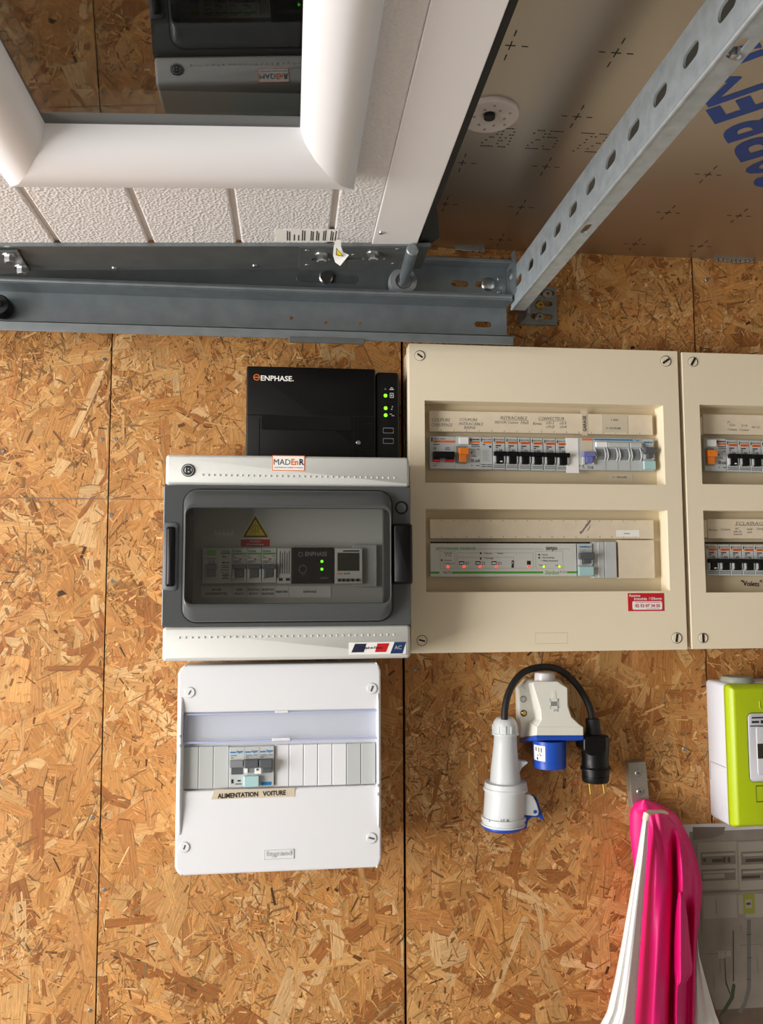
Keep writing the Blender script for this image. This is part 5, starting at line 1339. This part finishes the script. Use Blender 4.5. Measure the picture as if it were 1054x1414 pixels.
dc = .036
con = pxlathe([(698, 1012, 17.2), (698, 1016, 15.0), (697.8, 1030, 15.8), (697.6, 1045, 17.2), (697.5, 1060, 18.8), (698, 1076, 20.5), (698, 1082, 21)], dc).build('socket_body', 'connector', ad, True)
pxlathe([(697.5, 990, 8), (697.5, 990.6, 10.5), (697.5, 993, 13), (697.5, 997, 15.5), (697.5, 1001, 16.4), (697.8, 1011, 16.8), (698, 1011.5, 18), (698, 1014, 18), (698, 1014.5, 15)], dc).build('gland_nut', 'connector', con, True)
m = MB()
for a in range(12):
    an = 2 * math.pi * a / 12 + .25; c = P(697.8, 1006, dc); k = abs(P(698.8, 1006, dc).x - c.x)
    n_ = Vector((math.cos(an), -math.sin(an), 0)); t_ = Vector((math.sin(an), math.cos(an), 0)); zt_, zb_ = P(697.8, 1000.5, dc).z, P(697.8, 1011.5, dc).z
    m.obox(c + n_ * 16.2 * k - t_ * .0014 + UZ * (zb_ - c.z), t_, UZ, n_, .0028, zt_ - zb_, .0014)
m.build('gland_rib', 'connector', con, bevel=.0005, kind='stuff')
pxlathe([(698, 1079, 21), (698.5, 1079.3, 28), (698.6, 1086, 28.6), (698.3, 1086.5, 29.8), (698.3, 1090.5, 29.8), (698, 1091, 27.5)], dc).build('socket_collar', 'connector', con, True)
pxlathe([(698, 1090, 27.4), (696, 1126, 27.6), (695.8, 1126.5, 30), (695.6, 1131, 30), (695.6, 1131.4, 28.4), (695.4, 1135, 28.6), (695.4, 1135.4, 30), (695.2, 1137.5, 30), (695.2, 1137.8, 28)], dc).build('socket_barrel', 'connector', con, True)
pxlathe([(695.2, 1136.5, 29.4), (695, 1140, 29.2), (695, 1143.2, 26), (695, 1145, 18), (695, 1145.6, 4)], dc).build('hinged_lid', 'blue', ad, True)
MB().prism([(714, 1051.3), (729, 1051.8), (729, 1054), (720.5, 1061), (718, 1067), (714, 1064)], .030, .044).build('latch_hook', 'connector', con, bevel=.0006)
MB().prism([(716.5, 1096.5), (731, 1096.8), (737, 1100), (741.5, 1109), (744.8, 1121), (743.5, 1126), (739, 1127), (716.5, 1125)], .026, .052).build('hinge_bracket', 'connector', con, bevel=.0012)
MB().prism([(739.5, 1100), (742.5, 1102.5), (752, 1132), (750.5, 1133.8), (744.5, 1128.8), (735, 1128.5), (730, 1133), (727.5, 1144), (724, 1145.5), (712, 1145), (718, 1124), (741, 1124)], .030, .047).build('lid_lever', 'blue', ad, bevel=.001)
MB().pdisc(739.3, 1121.2, 2.4, .05, .0532, 16, .0005).build('hinge_pin', 'blue', con)
m = MB()
for a in (676, 692, 700): m.pbox(a, 1132, a + 1, 1135, dc + .029, dc + .0305)
m.build('moulded_line', 'midgrey', con, kind='stuff')
dp = .04
pg = pxlathe([(818, 992, 7.5), (818.2, 992.6, 9), (819, 1003, 9.4), (820, 1015, 10.2)], dp).build('strain_relief', 'blackmat', ad, True)
pb = pxlathe([(821, 1015.5, 10), (821, 1016, 18.2), (821.3, 1020, 18.8), (821.8, 1036, 18.2), (822, 1046, 17.4), (822.2, 1057, 17.8), (822.5, 1059.5, 20), (822.5, 1062, 20), (822.5, 1062.5, 18), (822.6, 1068, 18), (822.6, 1068.4, 17.2), (822.6, 1070, 17.2), (822.6, 1070.4, 18), (822.6, 1076, 17.8), (822.6, 1079, 16.5), (822.6, 1079.3, 8)], dp).build('plug_body', 'black', ad, True)
MB().prism([(806.5, 1017), (838.5, 1016.5), (838.5, 1038), (830, 1044), (815, 1044), (806.5, 1037)], .025, .0605).build('plug_grip', 'black', pb, bevel=.003, seg=3)
for a, b, c, e in ((814, 1078, 816.5, 1097.5), (833, 1078, 835.5, 1096.5)):
    p, q = P(a, b, dp), P(c, e, dp); MB().lathe(p, q - p, [(0, .0024), ((q - p).length - .001, .0024), ((q - p).length, .0014)], 14).build('brass_pin', 'brass', ad, True)

# ------------------------------------------------------------------ steel hook with hanging cloth and bag
hk = thing('wall_hook', 'brushed steel flat hook with two screws on the chipboard, above the pink cloth', 'hook', P(882, 1110, 0))
dh = .016
MB().prism([(868, 1053.5), (891.8, 1051.3), (898, 1116), (873.5, 1118)], .001, dh).build('hook_plate', 'nickel', hk, bevel=.0008)
MB().prism([(880, 1113), (892, 1112), (892.5, 1117), (880.5, 1118)], .001, .030).build('hook_arm', 'nickel', hk, bevel=.0008)
for px, py in ((882, 1067.6), (884.5, 1093.3)):
    s_ = MB().pdisc(px, py, 4.6, dh - .002, dh + .0016, 24, .0007).build('countersunk_screw', 'chrome', hk, True)
    c = P(px, py, dh + .0017); MB().box(c.x - .0018, c.x + .0018, c.z - .0004, c.z + .0004, dh + .001, dh + .0019).box(c.x - .0004, c.x + .0004, c.z - .0018, c.z + .0018, dh + .001, dh + .0019).build('screw_recess', 'ink', s_)


def interp(tab, y):
    ys_ = [t[0] for t in tab]; return [float(np.interp(y, ys_, [t[k] for t in tab])) for k in range(1, len(tab[0]))]


def sheet(left_right, depth, y0, y1, ny, nx, back):
    """cloth: front surface with folds, back surface near the wall, joined all round"""
    rings = []
    for j in range(ny + 1):
        y = y0 + (y1 - y0) * j / ny; l, r = interp(left_right, y); fr__ = []; bk_ = []
        for i in range(nx + 1):
            u = i / nx; x = l + (r - l) * u; e = math.sin(math.pi * min(max(u, .0), 1)) ** .45
            d = back + (depth(x, y, u) - back) * e
            fr__.append(P(x, y, d)); xb_ = l + (r - l) * (.5 + (u - .5) * .72); bk_.append(P(xb_, y, back - .0015))
        rings.append(fr__ + bk_[::-1])
    return MB().loft(rings)


def bump(x, c, w): return math.exp(-((x - c) / w) ** 2)


pk_lr = [(1104.5, 884, 897), (1106, 879, 903), (1110, 875, 911), (1116, 872, 921), (1122, 870, 932), (1130, 869.5, 938), (1145, 870, 946), (1160, 871, 953.5), (1180, 873.5, 961), (1205, 876, 967.5), (1222, 878, 970.5), (1240, 879, 969.5), (1260, 878, 967.5), (1300, 876, 962.5), (1345, 874, 961), (1414, 872, 959.5), (1440, 871, 959)]


def pk_d(x, y, u):
    t = min(max((y - 1112) / 110, 0), 1); s_ = min(max((y - 1140) / 40, 0), 1)
    d = .040 + .012 * t
    d += .020 * t * bump(x, 908 - 3 * (y - 1130) / 280, 11 + 4 * t)          # broad bright pleat
    d -= .030 * s_ * bump(x, 929.5 + 2.5 * math.sin(y / 60), 4.2)            # deep valley
    d += .016 * s_ * bump(x, 938 + 5 * math.sin((y - 1150) / 55) * (1 if y < 1260 else .5), 5)
    d -= .034 * min(max((y - 1236) / 20, 0), 1) * bump(x, 951 + 1.5 * math.sin(y / 40), 6.0)     # hollow of the sleeve
    d += .010 * bump(x, 962, 6) + .008 * bump(x, 946, 5) * bump(y, 1195, 28)
    d -= .012 * bump(x - (y - 1130) * .22, 905 + 0, 5) * bump(y, 1150, 40) * .6
    d += .0012 * math.sin(x * .4 + y * .04) * t
    lim = interp(wl, y)[1] if y > 1122 else 880
    k = min(max((x - lim + 2) / 9, 0), 1)
    return .036 + (d - .036) * k


wl = [(1122, 889.5, 896.5), (1130, 888, 896.5), (1150, 884.8, 895.2), (1180, 880, 893.6), (1205, 875.5, 892), (1240, 869.5, 889.3), (1300, 859, 885.2), (1350, 849.5, 881.6), (1396, 838.5, 878.4), (1403, 835, 878), (1414, 829, 877.4), (1440, 820, 876)]
pk = thing('pink_cloth', 'bright pink nylon cloth hanging in folds from the steel hook', 'cloth', P(915, 1440, .03))
sheet(pk_lr, pk_d, 1104.5, 1440, 110, 90, .012).build('hanging_fabric', 'pink', pk, 2)
fl_lr = [(1232, 937, 941), (1240, 935.5, 946), (1260, 933, 949), (1300, 931, 953), (1335, 931, 957), (1345, 931.5, 956), (1356, 932.5, 948), (1362, 933.5, 936.5)]
sheet(fl_lr, lambda x, y, u: .058 + .012 * bump(x, 940, 5), 1232, 1362, 40, 24, .050).build('folded_sleeve', 'pink', pk, 2)
m = MB()
sp_pts = [P(x, y, pk_d(x, y, .5) + .0012) for x, y in ((922, 1128), (928, 1134), (934, 1141), (940, 1152), (946, 1163), (951, 1172), (951.5, 1182), (950, 1196))]
m.tube(sp_pts, .0006, 6); m.build('seam', M('pink_seam', (150, 10, 80), .6), pk, True)
m = MB(); m.prism([(967, 1325), (969.5, 1335), (981, 1372), (992, 1406), (997, 1425), (993, 1425), (985, 1398), (972, 1355)], .0018, .0024); m.build('hem', M('dark_pink', (140, 14, 66), .5), pk, bevel=.001)

bgn = thing('white_cloth', 'gathered white cloth with cream cord, hanging either side of the pink cloth', 'cloth', P(870, 1440, .03))


def wl_d(x, y, u):
    t = min(max((y - 1125) / 240, 0), 1)
    return .070 + .012 * t + .0028 * math.sin(u * 13 + .4 * math.sin(y / 90)) * (0.35 + t) + .0012 * math.sin(u * 29 + 1) * t


sheet(wl, wl_d, 1122, 1440, 90, 60, .056).build('gathered_side', 'bag', bgn, 2)
wr = [(1296, 962.5, 963.2), (1320, 961.5, 966), (1350, 960.8, 974), (1380, 960.3, 982.5), (1400, 960, 988.5), (1414, 959.5, 994), (1440, 958, 1004)]
sheet(wr, lambda x, y, u: .008 + .0022 * math.sin(u * 12), 1296, 1440, 50, 30, .005).build('gathered_side', 'bag', bgn, 2)
cpts = [P(x, y, max(pk_d(x, y, .5) + .006, dm)) for x, y, dm in ((891.5, 1132, .076), (893, 1124.5, .076), (897, 1121.5, .071), (904, 1121.5, .066), (911, 1120.5, .062), (918, 1121, .058), (922, 1123, .055))]
MB().tube(cpts, [.0042, .0044, .0032, .0028, .0024, .002, .0016], 10).build('drawcord', 'cord', bgn, True)
